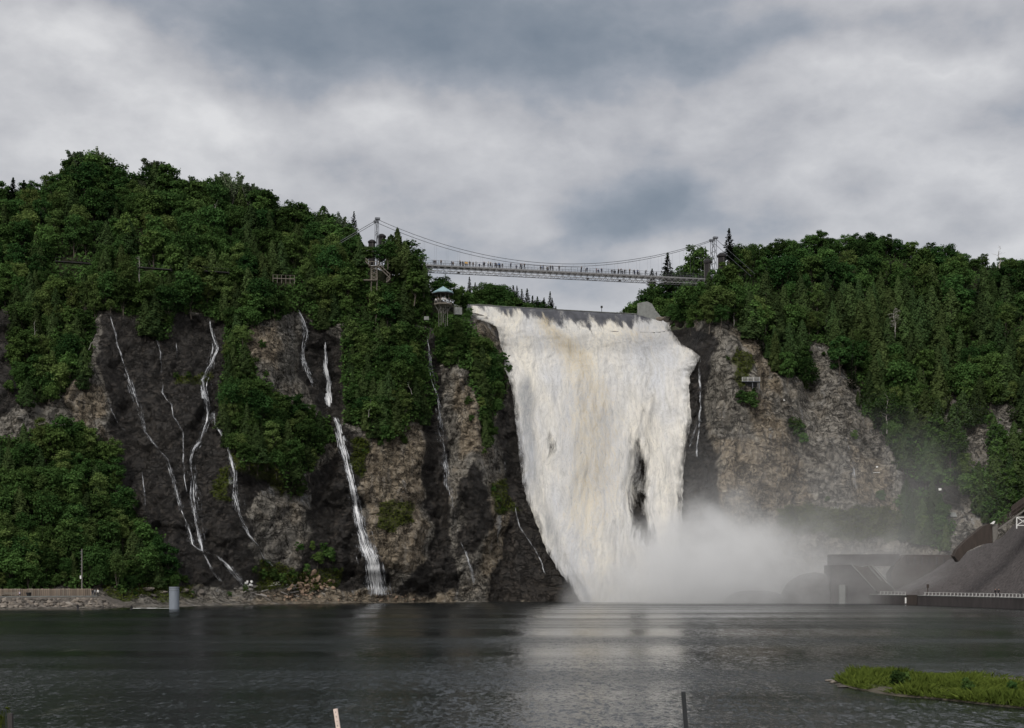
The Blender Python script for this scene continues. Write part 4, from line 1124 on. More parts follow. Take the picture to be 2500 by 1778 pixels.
LEAN = dict(STAND, chest=(0, -.14, 1.30), belly=(0, -.04, 1.12), neck=(0, -.22, 1.45), head0=(0, -.25, 1.51), head1=(0, -.26, 1.60), head2=(0, -.25, 1.67), shl=(-.19, -.17, 1.35), shr=(.19, -.17, 1.35),
            ell=(-.24, -.36, 1.16), elr=(.24, -.36, 1.16), wrl=(-.12, -.52, 1.22), wrr=(.12, -.52, 1.22), hal=(-.06, -.55, 1.22), har=(.06, -.55, 1.22))
SIT = dict(pelvis=(0, 0, .50), belly=(0, -.02, .68), chest=(0, -.08, .90), neck=(0, -.12, 1.06), head0=(0, -.15, 1.13), head1=(0, -.17, 1.22), head2=(0, -.16, 1.29), shl=(-.19, -.08, .96), shr=(.19, -.08, .96),
           ell=(-.24, -.14, .72), elr=(.24, -.14, .72), wrl=(-.15, -.34, .62), wrr=(.15, -.34, .62), hal=(-.12, -.40, .60), har=(.12, -.40, .60), hil=(-.10, -.08, .50), hir=(.10, -.08, .50), knl=(-.11, -.46, .52), knr=(.11, -.46, .52),
           anl=(-.11, -.48, .10), anr=(.11, -.48, .10), tol=(-.11, -.62, .05), tor=(.11, -.62, .05))
def clothed(name, J, waist, neckz, hairz):
    me = figure(name, J, BON, RAD)
    for m_ in (M['shirt'], M['trouser'], M['skin'], M['hair']): me.materials.append(m_)
    for p in me.polygons:
        c = p.center
        nearhand = min((Vector(J['hal']) - c).length, (Vector(J['har']) - c).length) < 0.10
        hy = J['head1'][1]
        if c.z > neckz: p.material_index = 3 if (c.z > hairz or c.y > hy + 0.03) else 2
        elif nearhand: p.material_index = 2
        elif c.z < waist and (Vector(J['ell']) - c).length > .12 and (Vector(J['elr']) - c).length > .12 and abs(c.x) < 0.225: p.material_index = 1
        elif c.y < -0.3 and c.z < waist + .1 and 'sit' in name: p.material_index = 1
        else: p.material_index = 0
    return me
PB = [clothed('person_standing', STAND, .99, 1.50, 1.69), clothed('person_walking', WALK, .99, 1.50, 1.69), clothed('person_leaning', LEAN, .99, 1.46, 1.63)]
PSIT = clothed('person_sitting', SIT, .56, 1.06, 1.25)
CLOTHES = [('black', (.012, .012, .015)), ('navy', (.02, .03, .07)), ('dark grey', (.05, .05, .055)), ('white', (.62, .62, .6)), ('grey', (.2, .2, .21)), ('maroon', (.12, .02, .03)), ('blue', (.05, .10, .24)), ('brown', (.09, .06, .04)), ('orange yellow', (.55, .33, .08))]
def person(loc, rz, label, col, body=None, group=None, sc=1.0):
    o = link('person', body or random.choice(PB), loc=loc, label=label, category='person', group=group)
    o.rotation_euler = (0, 0, rz); o.scale = (sc, sc, sc)
    o.color = (*col, 1)
    return o
# px of the people seen on the footbridge, and what they wear
ORD = ['first', 'second', 'third', 'fourth', 'fifth', 'sixth', 'seventh', 'eighth', 'ninth', 'tenth', 'eleventh', 'twelfth', 'thirteenth', 'fourteenth', 'fifteenth', 'sixteenth', 'seventeenth', 'eighteenth', 'nineteenth']
def ordinal(i):
    if i < 19: return ORD[i]
    tens = ['', '', 'twenty', 'thirty', 'forty', 'fifty', 'sixty', 'seventy'][(i + 1) // 10]; u_ = (i + 1) % 10
    return (tens[:-1] + 'ieth') if u_ == 0 else tens + '-' + ORD[u_ - 1]
BP = [1060, 1063, 1076, 1104, 1107, 1121, 1124, 1129, 1132, 1136.5, 1140, 1145, 1155, 1161, 1171.5, 1178, 1181, 1190, 1196, 1198, 1203, 1207, 1211, 1214, 1217, 1220, 1226, 1245, 1262, 1268.5, 1272, 1275, 1278,
      1321, 1324, 1326, 1337, 1339.5, 1342, 1347.5, 1350.5, 1363.5, 1417, 1419.5, 1430.5, 1432, 1457, 1462, 1467, 1495, 1499, 1503.5, 1507, 1510, 1513, 1520, 1525, 1534.5, 1546, 1551, 1553.5, 1556, 1560, 1562.5, 1574, 1603]
random.seed(21)
for i, px in enumerate(BP):
    cn, cc = CLOTHES[8] if 1135 < px < 1141 else (random.choices(CLOTHES[:8], [8, 5, 6, 2, 3, 1, 2, 2])[0])
    lean = random.random() < 0.3
    sd = -HW + 0.45 if lean else random.uniform(-1.0, 1.0)
    loc = bpt(px, DZ, sd)
    body = PB[2] if lean else random.choice(PB[:2])
    rz = ang + (0 if lean else random.choice([0, 0, math.pi / 2, -math.pi / 2, math.pi]))
    person(loc, rz, f'person in {cn} top on the footbridge, {ordinal(i)} from its left end', cc, body, 'people on the footbridge', random.uniform(1.0, 1.15))

# ------------------------------------------------------------------ lookout pavilion
GY = 409.0
gb = W(1082, 772, GY)
pav = thing('lookout_pavilion', 'octagonal timber lookout with pale blue-green roof at the edge of the woods', 'pavilion', gb)
gs = GY / F
def octp(r, off=math.pi / 8): return [(math.cos(a) * r, math.sin(a) * r) for a in [off + i * math.pi / 4 for i in range(8)]]
dkz = (772 - 743) * gs; eave = (772 - 715.5) * gs; peak = (772 - 699) * gs
Rr = 27 * gs; Rd = 23.5 * gs; Rl = 12 * gs
rf = MB()
o8 = octp(Rr)
for i in range(8):
    a, b2 = o8[i], o8[(i + 1) % 8]
    rf2 = MB(); rf2.solid([(a[0], a[1], eave), (b2[0], b2[1], eave), (0, 0, peak)], [(a[0] * .96, a[1] * .96, eave - .25), (b2[0] * .96, b2[1] * .96, eave - .25), (0, 0, peak - .3)])
    rf2.build('roof_panel', M['roof'], pav)
MB().prism(octp(Rr * 0.985), eave - .42, eave - .262).build('fascia', M['darkwood'], pav)
MB().prism(octp(Rd), dkz - .35, dkz).build('deck', M['wood'], pav)
for i in range(8):
    a = octp(Rd * .95)[i]; b2 = octp(Rd * .95)[(i + 1) % 8]
    MB().bar((a[0], a[1], dkz), (a[0], a[1], dkz + 1.25), 0.06).build('railing_post', M['wood'], pav)
    r_ = MB()
    for z in (1.2, 0.85, 0.5, .15): r_.bar((a[0], a[1], dkz + z), (b2[0], b2[1], dkz + z), .03)
    r_.build('railing', M['wood'], pav)
    q = octp(Rd * .62)[i]
    MB().bar((q[0], q[1], dkz), (q[0], q[1], eave - .2), 0.09).build('roof_post', M['greywood'], pav)
    l = octp(Rl)[i]
    MB().bar((l[0], l[1], dkz * .42), (octp(Rd * .93)[i][0], octp(Rd * .93)[i][1], dkz - .35), .085).build('bracket', M['greywood'], pav)
    if i in (1, 3, 5, 7): MB().bar((l[0] * .95, l[1] * .95, -3), (l[0], l[1], dkz - .3), .085).build('leg', M['greywood'], pav)
br = MB()
for i in range(8):
    a = octp(Rl)[i]; b2 = octp(Rl)[(i + 1) % 8]
    br.bar((a[0], a[1], .4), (b2[0], b2[1], dkz * .8), .045); br.bar((b2[0], b2[1], .4), (a[0], a[1], dkz * .8), .045)
br.build('cross_brace', M['greywood'], pav)
MB().bar((0, 0, -2), (0, 0, dkz), .16).build('central_post', M['greywood'], pav)
for i, (dx, dy, cn, ci) in enumerate([(-1.3, -1.6, 'grey', 4), (-.2, -1.9, 'white', 3), (.6, -1.8, 'white', 3), (1.9, -1.0, 'dark grey', 2), (-2.1, -.6, 'pale', 3)]):
    person(gb + Vector((dx, dy, dkz)), random.uniform(-.5, .5), ['person in grey leaning out of the lookout pavilion, second from left', 'person in white at the middle of the lookout pavilion', 'person in pale top right of centre in the lookout pavilion',
           'dark-clothed person at the right of the lookout pavilion', 'person in pale top at the left end of the lookout pavilion'][i], CLOTHES[ci][1], PB[0], 'people in the lookout pavilion')
# small concrete blocks near the falls
q = W(1118, 765, 424); blk = MB().box(q + Vector((0, 0, .6)), (2.2, 1.6, 2.2), .3).build('concrete_block', M['concrete']); blk['label'] = 'grey concrete block among shrubs right of the lookout pavilion'; blk['category'] = 'concrete block'
q = W(1041, 778, 408); blk = MB().box(q, (1.4, 1.4, 1.0), .1).build('concrete_block', M['concrete']); blk['label'] = 'small grey concrete block left of and below the lookout pavilion'; blk['category'] = 'concrete block'
# abutment at the right end of the weir
YA = 470
fr_ = [W(1556, 776, YA), W(1556, 741, YA), W(1580, 736, YA), W(1592, 742, YA), W(1600, 757, YA), W(1615, 775, YA), W(1600, 780, YA)]
ab = MB().solid(fr_, [v + Vector((1.5, 7, 0)) for v in fr_]).build('weir_abutment', M['concrete']); ab['label'] = 'pale weathered concrete abutment at the right end of the weir'; ab['category'] = 'abutment'
q = bpt(1469, 0); qx = (1469 - CX) * crest(1469) / F
gp = MB(); gp.bar((qx, crest(1469) + .3, CREST_Z), (qx, crest(1469) + .3, CREST_Z + 1.6), .12); gp.box((qx, crest(1469) + .3, CREST_Z + 1.9), (.7, .5, .7))
g_ = gp.build('gauge_post', M['black']); g_['label'] = 'tiny dark gauge post standing on the weir crest'; g_['category'] = 'post'

# ------------------------------------------------------------------ boardwalks and stairs on the left cliff
def boardwalk(p0, p1, Y0, Y1, label, npost=4, mat='darkwood'):
    a, b2 = W(*p0, Y0), W(*p1, Y1)
    t = thing('boardwalk', label, 'boardwalk', a)
    dr = (b2 - a); L = dr.length; dn = dr.normalized(); nb = Vector((-dn.y, dn.x, 0)).normalized() * 1.0
    z0 = Vector((0, 0, 0))
    MB().solid([z0 - nb, dr - nb, dr - nb + Vector((0, 0, .2)), z0 - nb + Vector((0, 0, .2))], [z0 + nb, dr + nb, dr + nb + Vector((0, 0, .2)), z0 + nb + Vector((0, 0, .2))]).build('deck', M[mat], t)
    r_ = MB()
    for z in (1.1,): r_.bar(z0 - nb + Vector((0, 0, z)), dr - nb + Vector((0, 0, z)), .035)
    r_.build('handrail', M[mat], t)
    for i in range(npost):
        q_ = dr * (i / (npost - 1)) - nb
        MB().bar(q_ + Vector((0, 0, -1.3 if mat == 'wood' else -.5)), q_ + Vector((0, 0, 1.1)), .09 if mat == 'wood' else .04).build('post', M[mat], t)
    return t
boardwalk((138, 640), (222, 646), 378, 378, 'far left stretch of boardwalk showing between the cliff trees', 5)
boardwalk((338, 655), (420, 661), 384, 384, 'middle left stretch of boardwalk behind a bare tree', 5)
boardwalk((500, 664), (560, 668), 388, 388, 'short boardwalk stretch in the woods above the wet cliff', 3)
boardwalk((668, 682), (720, 684), 396, 396, 'boardwalk platform on pale posts above the cascade gully', 6, 'wood')
st = thing('timber_stairs', 'pale timber staircase zigzagging through the trees below the bridge tower', 'stairs', W(915, 684, 405))
ss = 405 / F
def L_(px, py): return Vector(((px - 915) * ss, 0, (684 - py) * ss))
tw = MB()
for y_ in (0, 1.6):
    for px in (906, 920):
        tw.bar(L_(px, 684) + Vector((0, y_, -3)), L_(px, 652) + Vector((0, y_, 0)), .12)
    for (a, b2) in (((906, 652), (920, 660)), ((920, 652), (906, 660)), ((906, 662), (920, 670)), ((920, 662), (906, 670)), ((906, 672), (920, 682)), ((920, 672), (906, 682))):
        tw.bar(L_(*a) + Vector((0, y_, 0)), L_(*b2) + Vector((0, y_, 0)), .09)
tw.build('tower_frame', M['wood'], st)
pl = MB(); pl.box(L_(913, 650) + Vector((0, .8, 0)), (3.2, 2.2, .2)); pl.build('platform', M['wood'], st)
rl = MB()
for px in (904, 913, 922): rl.bar(L_(px, 650) + Vector((0, -.2, 0)), L_(px, 639) + Vector((0, -.2, 0)), .09)
rl.bar(L_(903, 639) + Vector((0, -.2, 0)), L_(923, 639) + Vector((0, -.2, 0)), .09)
rl.build('platform_rail', M['wood'], st)
for (a, b2, nm) in (((923, 651), (953, 680), 'flight'), ((953, 682), (944, 690), 'flight'), ((893, 640), (904, 650), 'flight')):
    s1 = MB()
    for y_ in (-.5, .7):
        s1.bar(L_(*a) + Vector((0, y_, 0)), L_(*b2) + Vector((0, y_, 0)), .13)
        s1.bar(L_(*a) + Vector((0, y_, 1.1)), L_(*b2) + Vector((0, y_, 1.1)), .07)
    n_ = 12
    for i in range(n_ + 1):
        q_ = L_(*a).lerp(L_(*b2), i / n_)
        s1.box(q_ + Vector((0, .1, .1)), (.32, 1.1, .05))
        if i % 3 == 0: s1.bar(q_ + Vector((0, -.5, 0)), q_ + Vector((0, -.5, 1.1)), .05)
    s1.build('stair_flight', M['wood'], st)
MB().box(L_(905, 685), (4.0, 1.6, .25)).build('lower_landing', M['wood'], st)

# ------------------------------------------------------------------ fixtures on the right cliff
q = in_front(1833, 945, 1.2)
cp = thing('cliff_platform', 'small metal viewing platform bolted to the bare cliff right of the falls', 'platform', q)
ps = q.y / F
MB().box((0, .3, 1.6), (44 * ps, 2.0, .18)).build('deck', M['steel'], cp)
r_ = MB()
for z in (2.0, 2.4, 2.85): r_.bar((-22 * ps, -.7, z), (22 * ps, -.7, z), .05)
r_.build('handrail', M['white'], cp)
for dx in (-22, -8, 6, 21): MB().bar((dx * ps, -.7, 1.6), (dx * ps, -.7, 2.9), .06).build('railing_post', M['white'], cp)
for dx in (4, 20): MB().bar((dx * ps, -.4, -.6), (dx * ps, -.2, 1.6), .10).build('support_leg', M['steel'], cp)
MB().box((0, 1.6, .9), (34 * ps, 1.6, 1.2)).build('hollow_shade_block', M['black'], cp)  # solid black block stands in for the shade under the deck
def small(name, px, py, dims, mat, label, cat, rz=0, rx=0, gap=.5):
    q_ = in_front(px, py, gap)
    o_ = MB().box((0, 0, 0), dims, rz, rx).build(name, M[mat]); o_.location = q_
    o_['label'] = label; o_['category'] = cat
    return o_
small('white_marker', 1915, 977, (.6, .3, .5), 'white', 'small white marker on the cliff above the upper plank', 'marker')
small('ledge_plank', 1926, 990, (4.2, .5, .14), 'wood', 'upper thin plank ledge on the bare cliff, below the metal platform', 'plank')
small('white_marker', 2141, 1140, (.6, .3, .45), 'white', 'small white marker on the cliff above the lower plank', 'marker')
small('ledge_plank', 2135, 1154, (3.2, .5, .14), 'white', 'lower pale plank ledge on the cliff near the forest edge', 'plank')
small('sign_board', 2295, 1195, (.9, .15, .7), 'white', 'small white square sign at the lower edge of the cliff woods', 'sign', .1, -.2)
small('concrete_slab', 2326, 1258, (2.2, .6, 1.6), 'concrete', 'pale tilted slab on the dark slope under the woods', 'slab', .2, -.6)


# ------------------------------------------------------------------ right bank: mound, retaining walls, promenade
def loft(name, rows, mat, kind=None, smooth=True, label=None, cat=None, nz=0.0, seed=0, sub=6):
    """rows: list of equal-length lists of 3-D points; resampled finely and roughened"""
    A = np.array([[tuple(p) for p in r] for r in rows], float)
    def res(A_, n):
        t = np.linspace(0, A_.shape[0] - 1, n); i = np.minimum(t.astype(int), A_.shape[0] - 2); u = (t - i)[:, None, None]
        return A_[i] * (1 - u) + A_[i + 1] * u
    nr, nc = (A.shape[0] - 1) * sub + 1, (A.shape[1] - 1) * sub + 1
    B = res(A, nr); B = res(B.transpose(1, 0, 2), nc).transpose(1, 0, 2)
    if nz:
        n_ = fbm(B[..., 0] * .35, B[..., 1] * .35, B[..., 2] * .35, 4, seed) * nz
        B[..., 2] += n_ * .6; B[..., 1] -= n_
    gi = np.arange(nr * nc).reshape(nr, nc)
    q_ = np.stack([gi[:-1, :-1], gi[:-1, 1:], gi[1:, 1:], gi[1:, :-1]], -1).reshape(-1, 4)
    return link(name, mesh_np(name, B.reshape(-1, 3), q_, [mat], smooth=smooth), kind=kind, label=label, category=cat)
M['gravel'] = plain('dark_gravel', (0.062, 0.055, 0.055), 0.95, 0.6, 1.6, bump=0.6)
M['dome'] = plain('wet_mound_rock', (0.085, 0.080, 0.080), 0.9, 0.35, 0.6, bump=0.5)
rows = []
pxs = [2150, 2200, 2250, 2300, 2350, 2400, 2440, 2500, 2620, 2900]
tops = [1452, 1412, 1392, 1372, 1352, 1334, 1316, 1258, 1180, 1120]
for fr2, dy in ((0, 0), (.35, 9), (.7, 20), (1.0, 32), (1.0, 46)):
    row = []
    for px, tp in zip(pxs, tops):
        Yb = np.interp(px, [2150, 2500, 2900], [379, 316, 262])
        py = 1456 + (tp - 1456) * fr2
        Yq = Yb + dy * (1 if tp < 1440 else .4)
        v = W(px, py, Yq)
        if dy == 46: v.z -= 4
        row.append(v)
    rows.append(row)
loft('gravel_mound', rows, M['gravel'], kind='structure', nz=1.1, seed=5, sub=12)
# promenade wall along the water
def prm(px): return np.interp(px, [2118, 2136, 2500, 2900], [374, 373, 296, 250])
quay = thing('quay_wall', 'long dark quay wall of the right bank promenade with a row of white posts', 'quay wall')
wallpx = [(2122, 2211, 'dark_concrete'), (2213, 2238, 'rust'), (2240, 2330, 'dark_concrete'), (2330.6, 2420, 'dark_concrete'), (2420.6, 2510, 'dark_concrete'), (2510.6, 2700, 'dark_concrete')]
TZ = 2.35
for a, b2, mt in wallpx:
    pa, pb = W(a, 1450, prm(a)), W(b2, 1450, prm(b2)); pa.z = pb.z = 0
    off_ = Vector((1.2, 5.0, 0)); pr = Vector((0, 0.4 if mt == 'rust' else 0, 0))
    MB().solid([pa - pr + Vector((0, 0, -2)), pb - pr + Vector((0, 0, -2)), pb - pr + Vector((0, 0, TZ)), pa - pr + Vector((0, 0, TZ))],
               [pa + off_ + Vector((0, 0, -2)), pb + off_ + Vector((0, 0, -2)), pb + off_ + Vector((0, 0, TZ)), pa + off_ + Vector((0, 0, TZ))]).build('wall_section', M[mt], quay)
    MB().solid([pa + Vector((0, -.6, TZ + .004)), pb + Vector((0, -.6, TZ + .004)), pb + Vector((0, -.6, TZ + .16)), pa + Vector((0, -.6, TZ + .16))],
               [pa + off_ + Vector((0, 0, TZ + .004)), pb + off_ + Vector((0, 0, TZ + .004)), pb + off_ + Vector((0, 0, TZ + .16)), pa + off_ + Vector((0, 0, TZ + .16))]).build('coping', M['concrete'] if mt != 'rust' else M['rust'], quay)
q = W(2211, 1450, prm(2211) - .7); q.z = 1.1
MB().box(q, (.35, .2, 1.5)).build('ladder', M['white'], quay)
pm = MB(); pm.box((0, 0, .06), (.62, .4, .10)); pm.box((.24, 0, .40), (.13, .35, .78)); pm = pm.mesh('white_post', M['offwhite'])
pxq = list(np.arange(2148, 2210, 8.6)) + list(np.arange(2256, 2640, 8.9))
for px in pxq:
    Y = prm(px); v = W(px, 1450, Y + .2); v.z = TZ + .165
    link('white_post', pm, quay, loc=v)
rr_ = MB()
for a, b2 in ((2148, 2210), (2256, 2640)):
    va, vb = W(a, 1450, prm(a) + .6), W(b2, 1450, prm(b2) + .6)
    for z in (.75,):
        va.z = vb.z = TZ + .16 + z; rr_.bar(va, vb, .035)
rr_.build('rail', M['white'], quay)
prom = []
for px in (2118, 2250, 2400, 2500, 2700, 2900):
    prom.append([Vector(((px - CX) * prm(px) / F + 1.2, prm(px) + 4.9, TZ + .1)), Vector(((px - CX) * prm(px) / F + 4, prm(px) + 16, TZ + .3))])
loft('promenade_path', [list(x) for x in zip(*prom)], M['gravel'], kind='structure', sub=3)
for i, (px, cn, ci) in enumerate([(2430, 'dark jacket, left of two standing close', 0), (2438.5, 'black, right of two standing close', 0), (2492, 'dark green jacket standing alone', 2)]):
    v = W(px, 1450, prm(px) + 2.0); v.z = TZ + .16
    person(v, [0.4, -.5, 0][i] + math.pi * (i == 2), f'person in {cn} on the right quay', CLOTHES[ci][1], PB[[0, 1, 0][i]], 'people on the right quay', 1.05)
v = W(2265, 1450, prm(2265) + 4); v.z = TZ
lp = MB(); lp.bar(v, v + Vector((0, 0, 2.6)), .13); lp.box(v + Vector((0, 0, 2.5)), (.5, .4, .9))
lp = lp.build('info_post', M['rust']); lp['label'] = 'short brown post with a box head behind the quay wall'; lp['category'] = 'post'
# fortress-like retaining walls half veiled by the mist
def slab(name, pts, Y, thick, mat, label=None, cat=None, parent=None):
    """pts: (px, py) outline seen at distance Y, extruded backwards"""
    f_ = [W(px, py, Y) for px, py in pts]
    g_ = [v + Vector((0, thick, 0)) for v in f_]
    o_ = MB().solid(f_, g_).build(name, M[mat], parent)
    if label: o_['label'] = label; o_['category'] = cat
    return o_
ps_ = thing('spillway_building', 'dark concrete building with sloping flanks half lost in the mist', 'building')
slab('sloping_wall', [(2030, 1478), (2030, 1380), (2078, 1379), (2138, 1444), (2160, 1478)], 376, 9, 'dark_concrete', parent=ps_)
slab('stair_ramp', [(2080, 1380), (2084, 1380), (2113, 1386), (2128, 1382), (2184, 1446), (2184, 1478), (2164, 1478), (2142, 1444)], 377.5, 7, 'rust', parent=ps_)
for a, b2 in (((2078, 1377), (2138, 1442)), ((2129, 1379), (2186, 1442)), ((2120, 1382), (2152, 1418))):
    MB().bar(W(*a, 375.6), W(*b2, 375.6), .16).build('stair_coping', M['concrete'], ps_)
slab('pillar', [(2050, 1480), (2050, 1428), (2064, 1428), (2064, 1480)], 374, 1.2, 'concrete', parent=ps_)
slab('pillar', [(2066.5, 1480), (2066.5, 1430), (2071, 1430), (2071, 1480)], 374, 1.2, 'dark_concrete', parent=ps_)
uw = thing('retaining_wall', 'long flat-topped dark retaining wall above the mist, left of the gravel mound', 'retaining wall')
slab('wall_block', [(2030, 1382), (2030, 1354), (2196, 1353), (2196, 1382)], 384, 5, 'dark_concrete', parent=uw)
slab('wall_block', [(2175, 1400), (2198, 1366), (2212, 1354.5), (2338, 1355), (2338, 1420), (2180, 1440)], 382, 5, 'rust', parent=uw)
for px_ in (2215, 2232, 2250, 2268, 2286, 2304):
    slab('buttress', [(px_, 1378), (px_, 1360), (px_ + 4, 1360), (px_ + 4, 1378)], 381.4, .6, 'dark_concrete', parent=uw)
# brown sheet wall climbing the mound, stair and truss
bw = thing('brown_wall', 'rust brown wall climbing the gravel mound to the upper stairs', 'wall')
YB = 330
slab('wall_panel', [(2330, 1358), (2337, 1342), (2361, 1318), (2378, 1304), (2378, 1338), (2362, 1346), (2340, 1372)], YB, 2.5, 'rust', parent=bw)
slab('wall_panel', [(2378.4, 1304), (2400, 1285), (2416, 1279), (2422.6, 1279), (2422.6, 1325), (2400, 1329), (2378.4, 1338)], YB, 2.5, 'rust', parent=bw)
slab('wall_end', [(2423, 1279), (2436, 1279), (2436, 1310), (2425, 1326)], YB - .4, 2.8, 'greywood', parent=bw)
sg = slab('white_sign', [(2418, 1279), (2427, 1272), (2430, 1273), (2426, 1280)], YB - 1, .25, 'white', 'small tilted white sign on top of the brown wall', 'sign')
us_ = thing('upper_stairs', 'covered brown stairway rising out of the picture at right edge, on a white truss', 'stairs')
def U_(px, py, y=0): return W(px, py, 328 + y)
s1 = MB()
for y in (0, 2.2):
    s1.bar(U_(2437, 1292, y), U_(2560, 1204, y), .22)
s1.build('stringer', M['greywood'], us_)
s2 = MB()
for y in (0, 2.2):
    for dz in (9, 18): s2.bar(U_(2436, 1290 - dz, y), U_(2560, 1203 - dz, y), .09)
    for i in range(12):
        t = i / 11; s2.bar(U_(2437 + 123 * t, 1291 - 88 * t, y), U_(2437 + 123 * t, 1291 - 88 * t - 18, y), .08)
s2.build('railing', M['rust'], us_)
s3 = MB()
s3.solid([U_(2437, 1290, .1), U_(2560, 1202, .1), U_(2560, 1200, .1), U_(2437, 1288, .1)], [U_(2437, 1290, 2.1), U_(2560, 1202, 2.1), U_(2560, 1200, 2.1), U_(2437, 1288, 2.1)])
s3.build('treads', M['rust'], us_)
slab('side_panel', [(2470, 1262), (2470, 1236), (2560, 1172), (2560, 1198)], 330.6, .4, 'rust', parent=us_)
s4 = MB()
for y in (0, 2):
    s4.bar(U_(2482, 1291, y), U_(2482, 1262, y), .16); s4.bar(U_(2512, 1291, y), U_(2512, 1244, y), .16)
    s4.bar(U_(2482, 1283, y), U_(2512, 1283, y), .12); s4.bar(U_(2482, 1263, y), U_(2512, 1263, y), .12)
    s4.bar(U_(2482, 1283, y), U_(2512, 1263, y), .11); s4.bar(U_(2482, 1263, y), U_(2512, 1283, y), .11)
s4.build('truss_support', M['white'], us_)
# rounded mounds in the mist
def mound(name, px0, px1, pytop, Y, label):
    c = W((px0 + px1) / 2, 1472, Y); rx = (px1 - px0) / 2 * Y / F; h_ = (1474 - pytop) * Y / F
    th = np.linspace(0, math.pi, 22); ph = np.linspace(0, 2 * math.pi, 36, endpoint=False)
    V = []
    for j in range(14):
        e = (j / 13) * math.pi / 2
        for a in ph:
            r_ = math.cos(e) ** .75
            V.append((rx * r_ * math.cos(a), rx * .8 * r_ * math.sin(a), h_ * math.sin(e) - .6))
    V = np.array(V); n_ = fbm(V[:, 0] * .3, V[:, 1] * .3, V[:, 2] * .4, 4, int(px0))
    V *= (1 + .09 * n_)[:, None]
    gi = np.arange(14 * 36).reshape(14, 36); g2 = np.roll(gi, -1, 1)
    q_ = np.stack([gi[:-1], g2[:-1], g2[1:], gi[1:]], -1).reshape(-1, 4)
    link(name, mesh_np(name, V, q_, [M['dome']], smooth=True), loc=(c.x, Y, 0), label=label, category='rock mound')
mound('rock_mound', 1765, 1925, 1438, 388, 'low dark mound leftmost in the mist at the water edge')
mound('rock_mound', 1905, 2075, 1396, 385, 'tall rounded mound in the mist beside the sloping building')

# ------------------------------------------------------------------ left shore
SY = lambda px: np.interp(px, [-200, 0, 300, 640, 1000], [292, 301, 317, 352, 392])
def shore(px, py, up=0.0):
    """a point on the terrain seen at px, py"""
    v = hit(px, py)
    return v + Vector((0, 0, up))
def rock_mesh(seed, sx, sy, sz):
    bm = bmesh.new(); bmesh.ops.create_icosphere(bm, subdivisions=2, radius=.5)
    r_ = random.Random(seed)
    pl_ = [(Vector((r_.uniform(-1, 1), r_.uniform(-1, 1), r_.uniform(-1, 1))).normalized(), r_.uniform(.28, .42)) for _ in range(7)]
    for v in bm.verts:
        for n_, d_ in pl_:
            e = v.co.dot(n_) - d_
            if e > 0: v.co -= n_ * e
        v.co = Vector((v.co.x * sx, v.co.y * sy, v.co.z * sz))
    me = bpy.data.meshes.new('boulder'); bm.to_mesh(me); bm.free()
    return me
M['stone'], kk = new_mat('shore_stone')
oi = kk.n('ShaderNodeObjectInfo').outputs['Random']; co_ = kk.n('ShaderNodeTexCoord').outputs['Object']
nz_ = kk.noise(co_, 2.2, 5, .6)
cc_ = kk.ramp(kk.math('ADD', kk.math('MULTIPLY', oi, .6), kk.math('MULTIPLY', nz_, .5)), [(.2, (.05, .044, .038)), (.5, (.13, .115, .10)), (.75, (.20, .17, .14)), (1, (.33, .31, .285))])
p_ = kk.n('ShaderNodeBsdfPrincipled', Base__Color=cc_, Roughness=.9); kk.n('ShaderNodeOutputMaterial', Surface=p_.outputs[0])
M['tan_stone'] = plain('tan_stone', (0.24, 0.17, 0.12), .9, .35, 2)
rocks = [rock_mesh(i, random.uniform(1.0, 1.7), random.uniform(.8, 1.3), random.uniform(.6, 1.0)) for i in range(9)]
for r_ in rocks: r_.materials.append(M['stone'])
# retaining terrace of the riprap
terr = []
for px in (-260, -120, 0, 120, 230, 262, 300):
    Y = SY(px) + 2
    hgt = 2.45 if px < 240 else (1.6 if px < 280 else .4)
    terr.append([Vector(((px - CX) * Y / F, Y - 1.5, -1.0)), Vector(((px - CX) * Y / F, Y + .3, .15)), Vector(((px - CX) * Y / F, Y + 3.0, hgt)), Vector(((px - CX) * Y / F, Y + 11, hgt + .1)), Vector(((px - CX) * Y / F, Y + 14, hgt - 1))])
M['sand'] = plain('shore_sand', (0.19, 0.165, 0.135), .95, .3, .8, bump=.2)
M['terrace'] = plain('terrace_rubble', (0.085, 0.075, 0.064), .95, .5, 1.4, bump=.5)
loft('terrace_ground', [list(x) for x in zip(*terr)], M['terrace'], kind='structure', sub=5)
random.seed(5)
nrock = 0
riprap = []
for row, (fy, fz) in enumerate([(0.1, .25), (.8, .75), (1.5, 1.3), (2.2, 1.85)]):
    px = -6 + row * 2
    while px < 300 - row * 14:
        Y = SY(px) + 2 + fy; s_ = random.uniform(.8, 1.75)
        riprap.append((px + random.uniform(-2, 2), Y, fz * (1.0 if px < 235 else max(.15, 1 - (px - 235) / 70)), s_))
        px += random.uniform(6.5, 10.5)
for (px, Y, z, s_) in riprap:
    o = link('riprap_stone', random.choice(rocks), loc=((px - CX) * Y / F, Y, z), label='grey-brown angular stone in the riprap bank under the wooden fence', category='stone', group='riprap stones')
    o.scale = (s_, s_, s_); o.rotation_euler = (random.uniform(-.5, .5), random.uniform(-.5, .5), random.uniform(0, 6))
